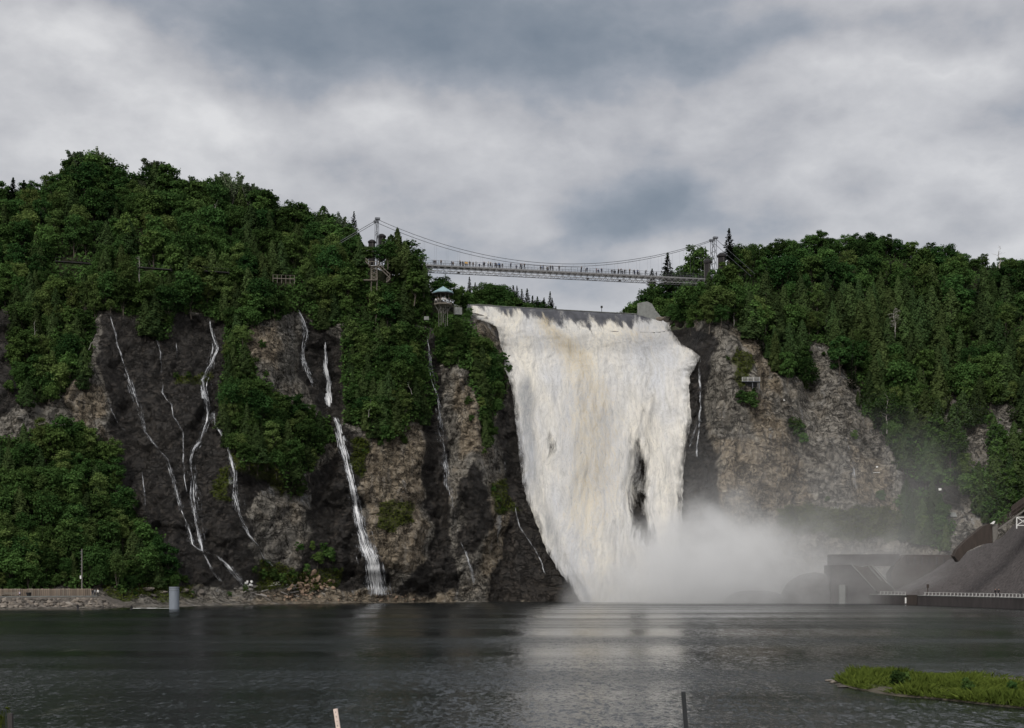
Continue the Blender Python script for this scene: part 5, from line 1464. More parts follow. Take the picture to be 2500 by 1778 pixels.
for i, (px, py, s_, lb) in enumerate([(362, 1438, 2.4, 'large flat grey boulder behind the round concrete pier'), (375, 1455, 2.2, 'pale grey boulder just below the large flat one'), (345, 1454, 1.0, 'small grey boulder on the grass left of the pale one'), (395, 1446, 1.8, 'dark boulder left of the round concrete pier'),
       (450, 1442, 2.0, 'brown boulder right of the round concrete pier'), (490, 1444, 1.6, 'grey boulder on the beach under the short rivulet'), (262, 1441, .8, 'small white stone on the grass, left of two'), (279, 1441, .9, 'small white stone on the grass, right of two'), (470, 1452, 1.4, 'reddish boulder on the beach near the pier'), (265, 1462, 1.5, 'stone at the end of the riprap'), (15, 1441, 1.2, 'pale stone above the fence at left edge'), (45, 1441, 1.8, 'grey boulder behind the fence')]):
    v = shore(px, py)
    o = link('boulder', rocks[i % 9], loc=v, label=lb, category='boulder'); o.scale = (s_ * 1.2, s_, s_ * .7); o.rotation_euler = (0, .2 * (i % 3), i)
tanr = [r.copy() for r in rocks[:4]]
for r_ in tanr: r_.materials.clear(); r_.materials.append(M['tan_stone'])
for i in range(95):
    if i < 60: px, py = random.gauss(760, 26), random.gauss(1428, 14)
    else: px, py = random.uniform(640, 1010), random.uniform(1452, 1468)
    if py > 1468: py = 1466
    v = hit(px, py)
    if v is None: continue
    s_ = random.uniform(.8, 2.0) if i < 60 else random.uniform(.5, 1.1)
    o = link('fallen_rock', random.choice(tanr), loc=v, label='tan fallen rock in the heap at the foot of the cliff' if i < 60 else 'small tan rock scattered along the narrow beach', category='rock', group='fallen rock heap' if i < 60 else 'beach rocks')
    o.scale = (s_, s_, s_ * .8); o.rotation_euler = (random.uniform(-1, 1), random.uniform(-1, 1), random.uniform(0, 6))
# driftwood
def log(pts, r_, label, mat='dead', group=None):
    t = MB()
    for a, b2 in zip(pts[:-1], pts[1:]):
        t.bar(a, b2, r_, 6, r_ * .8)
    o = t.build('driftwood_log', M[mat]); o['label'] = label; o['category'] = 'log'
    if group: o['group'] = group
for i in range(22):
    px, py = random.uniform(560, 720), random.uniform(1428, 1458)
    a = shore(px, py, .3); b2 = shore(px + random.uniform(10, 34), min(1460, py + random.uniform(-8, 8)), .35)
    log([a, b2], random.uniform(.10, .2), 'bleached driftwood log lying on the beach at the cliff foot', group='driftwood on the beach')
v = shore(604, 1434, .3)
tp = MB()
for i in range(9): tp.box(v + Vector((random.uniform(-1.2, 1.2), random.uniform(-.4, .4), random.uniform(0, 1.2))), (random.uniform(.5, 1.2), .4, random.uniform(.3, .7)), random.uniform(0, 3), random.uniform(-.6, .6))
o = tp.build('crumpled_debris', M['white']); o['label'] = 'crumpled pale debris lying under the cliff beside the wide rivulet'; o['category'] = 'debris'
# wooden fence, one board at a time
fence = thing('wooden_fence', 'weathered wooden board fence along the left shore terrace', 'fence')
bmesh_board = [MB().box((0, 0, .85), (.44, .06, 1.66 + .05 * i)).mesh('board', plain('fence_board', c, .9, .2, 2, stretch=(1, 1, .3))) for i, c in enumerate([(.22, .175, .135), (.18, .145, .115), (.26, .21, .165), (.235, .20, .165)])]
px = -60.0
while px < 224:
    Y = SY(px) + 8.6
    link('board', random.choice(bmesh_board), fence, loc=((px - CX) * Y / F, Y, 2.62 + random.uniform(-.04, .04)))
    px += 5.1
f2 = MB(); a = W(-60, 1450, SY(-60) + 8.7); b2 = W(224, 1450, SY(224) + 8.7)
for z in (3.0, 3.9):
    a.z = b2.z = z; f2.bar(a, b2, .05)
f2.build('rail', M['wood'], fence)
# terrace edging, bench, bin, sitting person
ed = MB(); a = W(-60, 1450, SY(-60) + 5.1); b2 = W(236, 1450, SY(236) + 5.1); a.z = b2.z = 2.62
ed.bar(a, b2, .16).build('terrace_edging', M['concrete'])
bpy.data.objects['terrace_edging']['label'] = 'pale edging beam along the terrace above the riprap'; bpy.data.objects['terrace_edging']['category'] = 'edging'
def tpos(px, dy=8.0, z=2.58):
    Y = SY(px) + dy; return Vector(((px - CX) * Y / F, Y, z))
bn = thing('bench', 'long low wooden bench by the fence at the left edge', 'bench', tpos(25, 7.4))
MB().box((0, 0, .45), (4.0, .5, .1)).build('seat', M['wood'], bn)
MB().box((0, .3, .8), (4.0, .08, .35)).build('backrest', M['wood'], bn)
for dx in (-1.8, 0, 1.8): MB().box((dx, 0, .2), (.12, .45, .4)).build('leg', M['wood'], bn)
person(tpos(48, 6.6), -.5, 'person in white and purple sitting hunched before the wooden fence', (.5, .45, .55), PSIT)
bi = thing('fire_basket', 'black tapered bin in front of the wooden fence', 'bin', tpos(70, 6.6))
MB().prism([(math.cos(a) * .42, math.sin(a) * .42) for a in [i * math.pi / 6 for i in range(12)]], .1, .85, 1.45).build('body', M['black'], bi)
MB().prism([(math.cos(a) * .66, math.sin(a) * .66) for a in [i * math.pi / 6 for i in range(12)]], .86, .94).build('rim', M['black'], bi)
for i, (px, cn, ci, rz) in enumerate([(226, 'person in dark top with white hat, leftmost of three beside the fence end', 0, .3), (231.5, 'person in grey, middle of three beside the fence end', 4, 2.5), (239, 'person all in white, rightmost of three beside the fence end', 3, -.4)]):
    o = person(tpos(px, 5 + i * .5, 2.5), rz, cn, CLOTHES[ci][1], PB[0], 'people at the fence end', 1.02)
# anglers wading
for i, (px, py, lb) in enumerate([(190, 1491, 'angler in black wading in the shallows under the riprap'), (321, 1489, 'angler with pale cap standing deeper in the water near the round pier')]):
    Y = CAMZ * F / (py - HZ); x = (px - CX) * Y / F
    person((x, Y, -.35 if i == 0 else -.75), math.pi + .4, lb, (.01, .01, .012), PB[0], 'anglers in the water', 1.03)
# utility pole
pp = tpos(200, 9.4, 2.0); ps2 = pp.y / F
pole = thing('utility_pole', 'tall grey wooden utility pole behind the fence with a small white box', 'pole', pp)
MB().bar((0, 0, 0), (0, 0, 11.6), .19, 10, .13).build('shaft', M['greywood'], pole)
for i, z in enumerate((11.0, 10.4, 9.6, 8.8, 8.0, 7.2, 6.4)):
    MB().bar((-.1, 0, z), (-.42, 0, z + .05), .05, 5).build('peg', M['steel'], pole)
MB().box((-.22, -.22, 5.0), (.32, .25, .75)).build('meter_box', M['white'], pole)
# round concrete pier in the water
Y = CAMZ * F / (1487 - HZ); cx_ = (422 - CX) * Y / F
M['pier'] = plain('blue_grey_pier', (0.19, 0.215, 0.25), .7, .15, .8, stretch=(1, 1, .3), bump=.1)
pier = thing('round_pier', 'blue-grey round concrete pier standing in the shallows near the beach', 'pier', (cx_, Y + 1.2, 0))
R_ = 12.3 * Y / F; H_ = 54 * Y / F
def circ(r): return [(math.cos(a) * r, math.sin(a) * r) for a in [i * math.pi / 16 for i in range(32)]]
for i, (z0, z1) in enumerate(((-2, H_ * .82), (H_ * .83, H_ * .92), (H_ * .93, H_))):
    MB().prism(circ(R_), z0, z1).build('drum', M['pier'], pier)
MB().prism(circ(R_ * .97), 0, H_ * .99).build('core', M['dark_concrete'], pier)
fo = MB()
for i in range(16):
    px = random.uniform(322, 408); Yf = CAMZ * F / (random.uniform(1484.5, 1486) - HZ)
    fo.box(((px - CX) * Yf / F, Yf, .02), (random.uniform(.4, 2.4), .5, .05))
o = fo.build('foam_streak', M['white']); o['kind'] = 'stuff'

# near posts on the photographer's bank
def nearpost(px_t, py_t, px_b, Y, w, mat, label, name='post'):
    top = W(px_t, py_t, Y); bot = W(px_b, 1778, Y)
    dr = (bot - top).normalized(); L = (top.z - 1.8) / -dr.z
    t = thing(name, label, 'post', top + dr * L)
    q_ = (-dr)
    MB().bar((0, 0, 0), q_ * L, w).build('shaft', M[mat], t)
    for i in range(4):
        c = q_ * (L - .06 - .09 * i) + Vector((0, -w * .75, 0)); MB().box(c, (w * .25, w * .12, w * .25)).build('hole', M['black'], t)
M['paint_pink'] = plain('pale_flaking_paint', (0.74, 0.60, 0.53), .7, .12, 9)
M['metal_black'] = plain('dark_metal_post', (0.02, 0.022, 0.025), .5, .2, 5)
nearpost(819, 1731, 826, 27, .058, 'paint_pink', 'pale pinkish post poking up at the bottom edge', 'pale_post')
nearpost(1668, 1689, 1675, 24, .050, 'metal_black', 'dark metal post poking up at the bottom edge', 'dark_post')
nearpost(25, 1742, 26, 26, .060, 'dark_concrete', 'dim weathered post at the bottom left corner', 'weathered_post')


# ------------------------------------------------------------------ trees
def leaf_quads(C, N, size, aspect=1.0, upright=None, r=None):
    """C centres (n,3), N normals, size (n,) -> verts, faces of slightly folded leaf clumps"""
    n = len(C)
    r = r or rng
    N = N / (np.linalg.norm(N, axis=1, keepdims=True) + 1e-9)
    ref = r.normal(size=(n, 3)) if upright is None else np.tile(upright, (n, 1)) + r.normal(size=(n, 3)) * .25
    T = np.cross(N, ref); T /= (np.linalg.norm(T, axis=1, keepdims=True) + 1e-9)
    B = np.cross(N, T)
    s = size[:, None] * .5
    a = aspect
    fold = N * s * .35
    V = np.stack([C - T * s - B * s * a * .3, C - B * s * a + fold, C + T * s + B * s * a * .2, C + B * s * a + fold * .3], 1)
    F_ = np.arange(n * 4).reshape(n, 4)
    return V.reshape(-1, 3), F_
def crown_mesh(name, C, N, size, mat, aspect=1.0, upright=None, r=None):
    V, F_ = leaf_quads(C, N, size, aspect, upright, r)
    lf = np.repeat((r or rng).random(len(C)), 4)
    return mesh_np(name, V, F_, [mat], attrs={'leaf': lf})
def trunk_mesh(name, h, r0, mat, branches=(), bend=0.25, seed=0):
    r_ = random.Random(seed)
    t = MB(); n = 6; pts = []
    for i in range(n + 1):
        pts.append(Vector((bend * math.sin(i * 1.3 + seed) * .5, bend * math.cos(i * 1.1 + seed) * .5 - 0, -1.2 + (h + 1.2) * i / n)))
    for i in range(n): t.bar(pts[i], pts[i + 1], r0 * (1 - .8 * i / n), 6, r0 * (1 - .8 * (i + 1) / n))
    for b2 in branches:
        t.bar(pts[min(n, int(b2.z / h * n * .6))], b2, r0 * .35, 4, r0 * .1)
    return t.mesh(name, mat)
PROTO = {}
def add_proto(kind, crown, trunk): PROTO.setdefault(kind, []).append((crown, trunk))
def broad(kind, mat, seed, wid=3.3, low=.16, nl=13, leaves=2900, size=.46, tall=1.0):
    r = np.random.default_rng(seed)
    H = 10.0 * tall; zc = H * (low + (1 - low) / 2); hz = H * (1 - low) / 2
    L = []
    for i in range(nl):
        a = i * 2.399 + r.random() * .8; e = -0.8 + 1.75 * (i + .5) / nl
        rr = math.sqrt(max(0, 1 - min(1, abs(e)) ** 2))
        rad = r.uniform(.24, .50) * wid
        L.append((math.cos(a) * rr * (wid - rad) * r.uniform(.7, 1.35), math.sin(a) * rr * (wid - rad) * r.uniform(.7, 1.35), zc + e * (hz - rad * .6) + r.uniform(-.5, .5), rad * r.uniform(.55, 1.15)))
    L.append((0, 0, zc, wid * .6))
    L = np.array(L)
    w = L[:, 3] ** 2; ids = r.choice(len(L), leaves, p=w / w.sum())
    D = r.normal(size=(leaves, 3)); D[:, 2] = np.abs(D[:, 2]) * .9 + r.normal(size=leaves) * .35; D /= np.linalg.norm(D, axis=1, keepdims=True)
    rad = L[ids, 3] * np.where(r.random(leaves) < .8, r.uniform(.82, 1.08, leaves), r.uniform(.4, .85, leaves))
    C = L[ids, :3] + D * rad[:, None] * np.array([1, 1, .80]) + r.normal(size=(leaves, 3)) * .24
    N = D + r.normal(size=(leaves, 3)) * .55 + np.array([0, 0, .35])
    cm = crown_mesh(kind + '_crown', C, N, size * r.uniform(.6, 1.35, leaves), mat, 1.0, None, r)
    tm = trunk_mesh(kind + '_trunk', H * .72, .17, M['bark'], [Vector(l[:3]) for l in L[::2]], .3, seed)
    add_proto(kind, cm, tm)
for i in range(6): broad('broadleaf_tree', M['leaf'], 100 + i, wid=[3.1, 3.6, 2.7, 3.9, 3.3, 2.5][i], nl=[17, 20, 14, 23, 18, 12][i])
for i in range(5): broad('maple_tree', M['maple'], 200 + i, wid=[3.9, 4.3, 3.5, 4.0, 3.2][i], low=.10, nl=[22, 26, 19, 28, 16][i], leaves=3300, size=.44)
for i in range(4): broad('birch_tree', M['birch'], 250 + i, wid=[2.6, 3.0, 2.2, 2.8][i], low=.2, nl=[14, 16, 12, 15][i], leaves=2400, size=.36)
for i in range(3): broad('shrub', M['leaf'], 300 + i, wid=[4.6, 5.2, 4.0][i], low=.0, nl=9, leaves=1500, size=.75)
def poplar(seed):
    r = np.random.default_rng(seed); C, N = [], []
    br = []
    for i in range(15):
        a = i * 2.399; z0 = 2.0 + 5.2 * r.random(); ln = r.uniform(2.2, 3.6); out_ = r.uniform(.6, 1.6)
        tip = Vector((math.cos(a) * (out_ + .9), math.sin(a) * (out_ + .9), min(10.4, z0 + ln)))
        br.append(tip)
        for q_ in range(120):
            t = r.random() ** .7; c = np.array([math.cos(a) * (out_ * .4 + t * (out_ * .6 + .5)), math.sin(a) * (out_ * .4 + t * (out_ * .6 + .5)), z0 + (tip.z - z0) * t])
            d_ = r.normal(size=3); d_ /= np.linalg.norm(d_)
            C.append(c + d_ * (.85 * (1 - t * .6)) * r.uniform(.5, 1)); N.append(d_ + r.normal(size=3) * .5)
    C, N = np.array(C), np.array(N)
    add_proto('poplar_tree', crown_mesh('poplar_crown', C, N, .33 * r.uniform(.6, 1.3, len(C)), M['poplar'], 1.1, None, r), trunk_mesh('poplar_trunk', 8.5, .16, M['dead'], br[::2], .2, seed))
for i in range(3): poplar(400 + i)
def cedar(seed, wid=2.1, leaves=2500):
    r = np.random.default_rng(seed)
    t = r.random(leaves) ** 1.25; a = r.random(leaves) * 2 * math.pi
    lob = 1 + .24 * np.sin(a * 3 + seed + t * 7) + .18 * np.sin(a * 5 - t * 17 + seed) + .10 * np.sin(t * 31 + a * 2)
    prof = (1 - t) ** .62 * wid * (0.75 + .25 * np.minimum(1, t * 6))
    rad = prof * lob * np.where(r.random(leaves) < .85, r.uniform(.84, 1.08, leaves), r.uniform(.3, .84, leaves))
    C = np.stack([np.cos(a) * rad, np.sin(a) * rad, .35 + t * 9.7 + r.normal(size=leaves) * .08], -1)
    N = np.stack([np.cos(a), np.sin(a), np.full(leaves, .55)], -1) + r.normal(size=(leaves, 3)) * .45
    add_proto('cedar_tree', crown_mesh('cedar_crown', C, N, .42 * r.uniform(.55, 1.3, leaves) * (1 - .4 * t), M['cedar'], 1.5, np.array([1.0, 0, 0]), r), trunk_mesh('cedar_trunk', 8.5, .15, M['bark'], (), .1, seed))
for i in range(5): cedar(500 + i, [2.1, 2.5, 1.8, 2.9, 2.3][i])
def spruce(seed, wid=1.9, dense=1.0, mat='spruce', kind='spruce_tree'):
    r = np.random.default_rng(seed); C, N = [], []; tiers = 20; br = []
    for k_ in range(tiers):
        t = k_ / tiers; z = 1.2 + 8.6 * t; R0 = wid * (1 - t) ** .85 * r.uniform(.75, 1.15) + .12
        nb = max(4, int(9 * (1 - t * .5)))
        for b2 in range(nb):
            a = 2 * math.pi * (b2 + r.random() * .7) / nb; ln = R0 * r.uniform(.7, 1.15)
            br.append((Vector((0, 0, z)), Vector((math.cos(a) * ln, math.sin(a) * ln, z - ln * .22))))
            for q_ in range(int(14 * dense * (0.4 + ln / wid))):
                u = r.random() ** .7
                C.append((math.cos(a) * ln * u + r.normal() * .07, math.sin(a) * ln * u + r.normal() * .07, z - ln * u * .22 + .12 * u * u + r.normal() * .05 - .05))
                N.append((r.normal() * .35, r.normal() * .35, 1))
    for q_ in range(60): C.append((r.normal() * .06, r.normal() * .06, 9 + r.random() * 1.2)); N.append((r.normal(), r.normal(), .2))
    C, N = np.array(C), np.array(N)
    tm = MB(); tm.bar((0, 0, -1.2), (0, 0, 10), .16, 6, .03)
    for a, b2 in br[::2]: tm.bar(a, b2, .035, 3, .015)
    add_proto(kind, crown_mesh('spruce_crown', C, N, .34 * r.uniform(.6, 1.3, len(C)), M[mat], 1.2, None, r), tm.mesh('spruce_trunk', M['bark']))
for i in range(4): spruce(600 + i, [1.9, 2.3, 1.6, 2.0][i])
def bare(seed, dead_spruce=False):
    r_ = random.Random(seed); t = MB()
    pts = [Vector((r_.uniform(-.12, .12) * i, 0, -1 + 11 * i / 8)) for i in range(9)]
    for i in range(8): t.bar(pts[i], pts[i + 1], .16 * (1 - i / 9), 6, .16 * (1 - (i + 1) / 9))
    b_ = MB()
    for i in range(46 if dead_spruce else 12):
        z = r_.uniform(2.5, 9.6); a = r_.uniform(0, 6.28); ln = (10.6 - z) * (.30 if dead_spruce else .22) * r_.uniform(.6, 1.2) + .3
        c = pts[min(8, int((z + 1) / 11 * 8))].copy(); c.z = z
        e = c + Vector((math.cos(a) * ln, math.sin(a) * ln, -ln * .35 if dead_spruce else ln * .6))
        b_.bar(c, e, .045, 3, .015)
        if dead_spruce:
            for j in range(3): q_ = c.lerp(e, .4 + .2 * j); b_.bar(q_, q_ + Vector((r_.uniform(-.3, .3), r_.uniform(-.3, .3), -.35)), .02, 3)
    return t.mesh('bare_trunk', M['dead']), b_.mesh('bare_branches', M['dead'])
BARE = [bare(1), bare(2), bare(3, True)]
NTREE = {}
def put_tree(kind, loc, h, label, group=None, wide=1.0, parts=True, name=None):
    c_, t_ = random.choice(PROTO[kind])
    s = h / 10.0
    nm = name or kind
    o = thing(nm, label, 'shrub' if kind == 'shrub' else 'tree', loc, random.uniform(0, 6.28), group)
    w_ = s * wide * random.uniform(.88, 1.15)
    o.scale = (w_, w_, s)
    link('crown', c_, o)
    link('trunk', t_, o)
    NTREE[nm] = NTREE.get(nm, 0) + 1
    return o
# nothing may grow in front of these (photograph pixels: x0, y0, x1, y1)
KEEP = [(1052, 696, 1112, 768), (896, 634, 960, 692), (900, 535, 940, 606), (150, 640, 205, 647), (345, 656, 380, 664), (668, 680, 720, 700), (1556, 736, 1618, 780), (1716, 560, 1772, 662), (1150, 700, 1600, 800), (1108, 750, 1130, 768), (1806, 915, 1856, 950)]
for st_, lo in ((STREAM_PX[9], 0), (STREAM_PX[10], 0), (STREAM_PX[11], 0), (STREAM_PX[12], 0), (STREAM_PX[2], 0), (STREAM_PX[0], 0)):
    for a in st_[lo::3]: KEEP.append((a[0] - a[2] * .6 - 2, a[1] - 4, a[0] + a[2] * .6 + 2, a[1] + 4))
def blocked(px, base, h, w):
    x0, x1, y0, y1 = px - w * .40, px + w * .40, base - h * .96, base - h * .05
    for (a, b2, c, d_) in KEEP:
        if x0 < c and x1 > a and y0 < d_ and y1 > b2: return True
    return False
WIDTH = {'broadleaf_tree': .66, 'maple_tree': .78, 'cedar_tree': .46, 'birch_tree': .58, 'spruce_tree': .40, 'poplar_tree': .45, 'shrub': .95}
def region_of(px, py):
    if px < 1250:
        if py > 1020 and px < 500: return 'talus', 'on the slope at the left foot of the cliff'
        if py < 640: return 'leftcrest', 'in the woods on the left cliff top'
        if py < 800: return 'leftmid', 'on the steep wooded face of the left cliff'
        return 'leftlow', 'clinging to the lower ledges of the left cliff'
    if py < 700: return 'rightcrest', 'in the dense woods on the right hilltop'
    if py < 960: return 'rightmid', 'on the middle slope right of the bare cliff'
    return 'rightlow', 'on the low steep slope at the far right'
MIX = {'talus': [('broadleaf_tree', .42), ('maple_tree', .28), ('cedar_tree', .14), ('birch_tree', .16)], 'leftcrest': [('broadleaf_tree', .26), ('maple_tree', .34), ('cedar_tree', .18), ('birch_tree', .18), ('spruce_tree', .04)],
       'leftmid': [('broadleaf_tree', .28), ('maple_tree', .18), ('cedar_tree', .32), ('birch_tree', .22)], 'leftlow': [('broadleaf_tree', .36), ('maple_tree', .16), ('cedar_tree', .28), ('birch_tree', .20)],
       'rightcrest': [('broadleaf_tree', .22), ('maple_tree', .56), ('cedar_tree', .10), ('birch_tree', .10), ('spruce_tree', .02)], 'rightmid': [('broadleaf_tree', .15), ('maple_tree', .15), ('cedar_tree', .56), ('birch_tree', .10), ('spruce_tree', .04)], 'rightlow': [('cedar_tree', .62), ('broadleaf_tree', .24), ('birch_tree', .12), ('spruce_tree', .02)]}
ADJ = {'broadleaf_tree': 'light leafy tree', 'maple_tree': 'dark round-crowned tree', 'birch_tree': 'pale yellow-green tree', 'cedar_tree': 'olive conical cedar', 'spruce_tree': 'dark spiky spruce', 'shrub': 'low green bush', 'poplar_tree': 'tall grey-green poplar'}
SKYL = [(-120, 440), (0, 452), (50, 445), (130, 430), (170, 385), (190, 368), (240, 368), (300, 418), (340, 430), (380, 392), (420, 430), (440, 440), (480, 432), (560, 428), (600, 440), (660, 482), (700, 502), (760, 505), (820, 522), (850, 560), (900, 590), (955, 575), (985, 570), (1012, 625), (1045, 655), (1075, 685), (1110, 705), (1140, 730)]
SKYR = [(1690, 690), (1712, 640), (1760, 604), (1800, 598), (1856, 598), (1896, 586), (1944, 584), (2016, 566), (2060, 572), (2112, 564), (2180, 578), (2256, 598), (2320, 596), (2376, 618), (2440, 630), (2496, 622), (2700, 640)]
def crest_py(px):
    return float(np.interp(px, kx, kp[:, 5]))
random.seed(33)
spots = []
for poly, sp_, hr in ((V_A, 31, (56, 106)), (V_B, 25, (40, 82)), (V_C, 26, (40, 74)), (V_D, 23, (38, 66)), (V_E, 33, (50, 110)), (V_R, 35, (60, 108)), (V_R2, 28, (38, 62))):
    P = np.array(poly, float)
    x0, y0 = P.min(0); x1, y1 = P.max(0)
    x0 = max(x0, -110); x1 = min(x1, 2610)
    gx_, gy_ = np.meshgrid(np.arange(x0, x1, sp_), np.arange(y0, y1, sp_))
    gx_ = gx_ + rng.uniform(-.5, .5, gx_.shape) * sp_ * .9; gy_ = gy_ + rng.uniform(-.5, .5, gy_.shape) * sp_ * .9
    sd_ = np.minimum(sdf(poly, gx_, gy_), -sdf_many(ROCKY_HOLES, gx_, gy_))
    for x, y, s_ in zip(gx_.ravel(), gy_.ravel(), sd_.ravel()):
        if s_ < 5: continue
        spots.append((x, y, s_, hr, poly))
spots.sort(key=lambda q_: q_[1])
WOODS = []
def landmark(x, y):
    if x < 1250:
        if y > 1020 and x < 500:
            return ('low' if y > 1300 else 'midway' if y > 1180 else 'high') + ' on the left talus, ' + ('frame side' if x < 110 else 'middle part' if x < 230 else 'rock side')
        if y < 560: return 'upper woods, ' + ('far left' if x < 110 else 'under the tallest poplars' if x < 300 else 'around the small spiky spruce' if x < 470 else 'left of the pale willow' if x < 680 else 'toward the bridge tower')
        if y < 640: return 'above the boardwalk, ' + ('far left' if x < 110 else 'over the dark wet cliff' if x < 330 else 'over the forked rivulet' if x < 560 else 'over the cascade gully' if x < 790 else 'beside the timber stairs')
        if y < 730: return 'below the boardwalk, ' + ('far left' if x < 130 else 'over the dark wet cliff' if x < 340 else 'over the forked rivulet' if x < 560 else 'by the cascade gully' if x < 800 else 'left of the pavilion' if x < 1040 else 'around the pavilion')
        if x < 260: return ('upper' if y < 830 else 'lower') + ' woods above the red bush'
        if x < 500: return 'clump hanging over the dark wet cliff'
        if x < 830: return ('upper' if y < 900 else 'middle' if y < 1040 else 'lower') + ' ledges left of the tall bright fall'
        if x < 1060: return ('upper' if y < 860 else 'middle' if y < 960 else 'lower') + ' woods between tall fall and veil rivulet'
        return ('upper' if y < 900 else 'lower') + ' woods between pavilion and main falls'
    if x < 1780: return 'by the right bridge tower' if y < 700 else 'above the black rock right of falls'
    col_ = 'left part' if x < 1960 else 'middle' if x < 2140 else 'right part' if x < 2330 else 'frame side'
    row_ = 'hilltop' if y < 680 else 'upper slope' if y < 790 else 'middle slope' if y < 900 else 'lower slope' if y < 1030 else 'bottom slope'
    return f'{row_} of the right woods, {col_}'
for (x, y, s_, hr, poly) in spots:
    rg, where = region_of(x, y)
    ks, ps = zip(*MIX[rg]); kind = random.choices(ks, ps)[0]
    if rg == 'rightmid' and x < 1800 and random.random() < .5: kind = 'broadleaf_tree'
    h = random.uniform(*hr) * (1.12 if kind == 'cedar_tree' else 1.0)
    w = h * WIDTH[kind]
    base = y + h * .42
    if sdf(poly, np.array([x]), np.array([base - 6]))[0] < -7:
        base = y + 10; h = min(h, 38)
    lim = np.interp(x, *zip(*(SKYL if x < 1250 else SKYR)))
    if base - h < lim + 2:
        continue
    if base < crest_py(x) + 4: continue
    if blocked(x, base, h, w): continue
    v = hit(x, base)
    if v is None or v.y > 620: continue
    hm = h * v.y / F
    o_ = put_tree(kind, v - Vector((0, 0, .2)), hm, f'{ADJ[kind]} {where}', f'{ADJ[kind]}s {where}')
    WOODS.append((o_, x, base - h * .5, kind, h))
grp = {}
for w_ in WOODS:
    size_ = 'big' if w_[4] > 88 else 'small' if w_[4] < 62 else 'mid-sized'
    grp.setdefault((w_[3], size_, landmark(w_[1], w_[2])), []).append(w_)
for (kind, size_, lm_), ms in grp.items():
    ms.sort(key=lambda w_: w_[1])
    for i, w_ in enumerate(ms):
        tail = '' if len(ms) == 1 else f', {ordinal(i)} from left'
        w_[0]['label'] = f'{size_} {ADJ[kind]}, {lm_}{tail}'
# the skyline rows
cnt = 0
for (tab, side) in ((SKYL, 'left'), (SKYR, 'right')):
    x = tab[0][0]; n_ = 0
    while x < tab[-1][0]:
        step_ = random.uniform(17, 27)
        top = np.interp(x, *zip(*tab)) + (random.uniform(-12, 20) if side == 'left' else random.uniform(-8, 12))
        base = max(crest_py(x) + random.uniform(3, 14), top + 42)
        h = base - top
        kind = random.choices(['maple_tree', 'broadleaf_tree', 'poplar_tree', 'cedar_tree'], [.5, .3, .15, .05] if side == 'right' else [.36, .26, .26, .12])[0]
        if side == 'right' and kind == 'poplar_tree': kind = 'maple_tree'
        if side == 'left' and x > 940: kind = random.choice(['cedar_tree', 'broadleaf_tree'])
        v = hit(x, base)
        if v is not None and v.y < 640 and not blocked(x, base, h, h * WIDTH[kind]):
            n_ += 1
            put_tree(kind, v - Vector((0, 0, .3)), h * v.y / F, f'{ADJ[kind]} on the {side} skyline, {ordinal(n_ - 1)} along the ridge from the left', f'skyline trees of the {side} ridge', 1.15)
        x += step_
for (tab, side) in ((SKYL, 'left'), (SKYR, 'right')):
    x = tab[0][0] + 9; n_ = 0
    while x < tab[-1][0]:
        top = np.interp(x, *zip(*tab)) + random.uniform(12, 26)
        bs_ = crest_py(x) + 3; v = hit(x, bs_)
        if v is not None and v.y < 640 and not blocked(x, bs_, bs_ - top, 30) and bs_ - top > 18:
            n_ += 1
            put_tree('maple_tree', v + Vector((0, 5, 0)), (bs_ - top) * v.y / F * 1.15, f'low dark tree filling the second row of the {side} skyline, {ordinal(n_ - 1)} from left', f'second row trees of the {side} ridge', 1.5)
        x += 21
def special(kind, px, top, base, label, wide=1.0, Y=None):
    v = hit(px, base) if Y is None else W(px, base, Y)
    if v is None or (Y is None and v.y > 640): v = W(px, base, 450)
    return put_tree(kind, v - Vector((0, 0, .3)), (base - top) * v.y / F, label, None, wide)
special('poplar_tree', 190, 364, 470, 'tallest poplar on the left ridge, left one of the pair above the rest', 1.2)
special('poplar_tree', 222, 372, 470, 'tall poplar just right of the tallest one on the left ridge', 1.2)
special('poplar_tree', 238, 366, 470, 'slim tall poplar standing third at the top of the left ridge')
special('poplar_tree', 378, 388, 480, 'tall loose poplar alone left of the small spiky spruce', 1.7)
special('poplar_tree', 480, 430, 510, 'poplar right of the small spiky spruce on the left skyline', 1.5)
special('poplar_tree', 545, 424, 515, 'poplar in the right half of the left skyline, left of two', 1.5)
special('poplar_tree', 575, 426, 520, 'poplar in the right half of the left skyline, right of two', 1.4)
special('maple_tree', 205, 395, 500, 'big round crown below the tall poplars on the left ridge', 1.3)
special('maple_tree', 300, 412, 500, 'dark round crown between the two tall poplar clumps', 1.2)
special('maple_tree', 640, 462, 570, 'big dark round tree where the left ridge starts to fall', 1.3)
special('spruce_tree', 432, 424, 500, 'small spiky spruce sticking out of the left skyline')
special('spruce_tree', 32, 434, 520, 'dark twin-topped conifer at far left skyline, left top', 1.3)
special('spruce_tree', 58, 440, 525, 'dark twin-topped conifer at far left skyline, right top', 1.3)
special('spruce_tree', 864, 516, 590, 'isolated spiky spruce just left of the left bridge tower')
special('broadleaf_tree', 720, 492, 590, 'pale grey-green willow-like crown on the left ridge', 1.2)
special('cedar_tree', 970, 556, 660, 'tall cedar right of the left bridge kiosks', 1.2, 420)
special('cedar_tree', 990, 590, 680, 'cedar at the left end of the footbridge', 1.2, 416)
special('cedar_tree', 955, 572, 665, 'broad cedar close behind the timber stairs', 1.3, 422)
special('broadleaf_tree', 1015, 622, 700, 'leafy tree hiding the left end of the footbridge', 1.1, 412)
special('cedar_tree', 1035, 640, 715, 'cedar under the left end of the footbridge', 1.3, 412)
special('broadleaf_tree', 1012, 655, 735, 'leafy tree left of the pavilion roof', 1.2, 409)
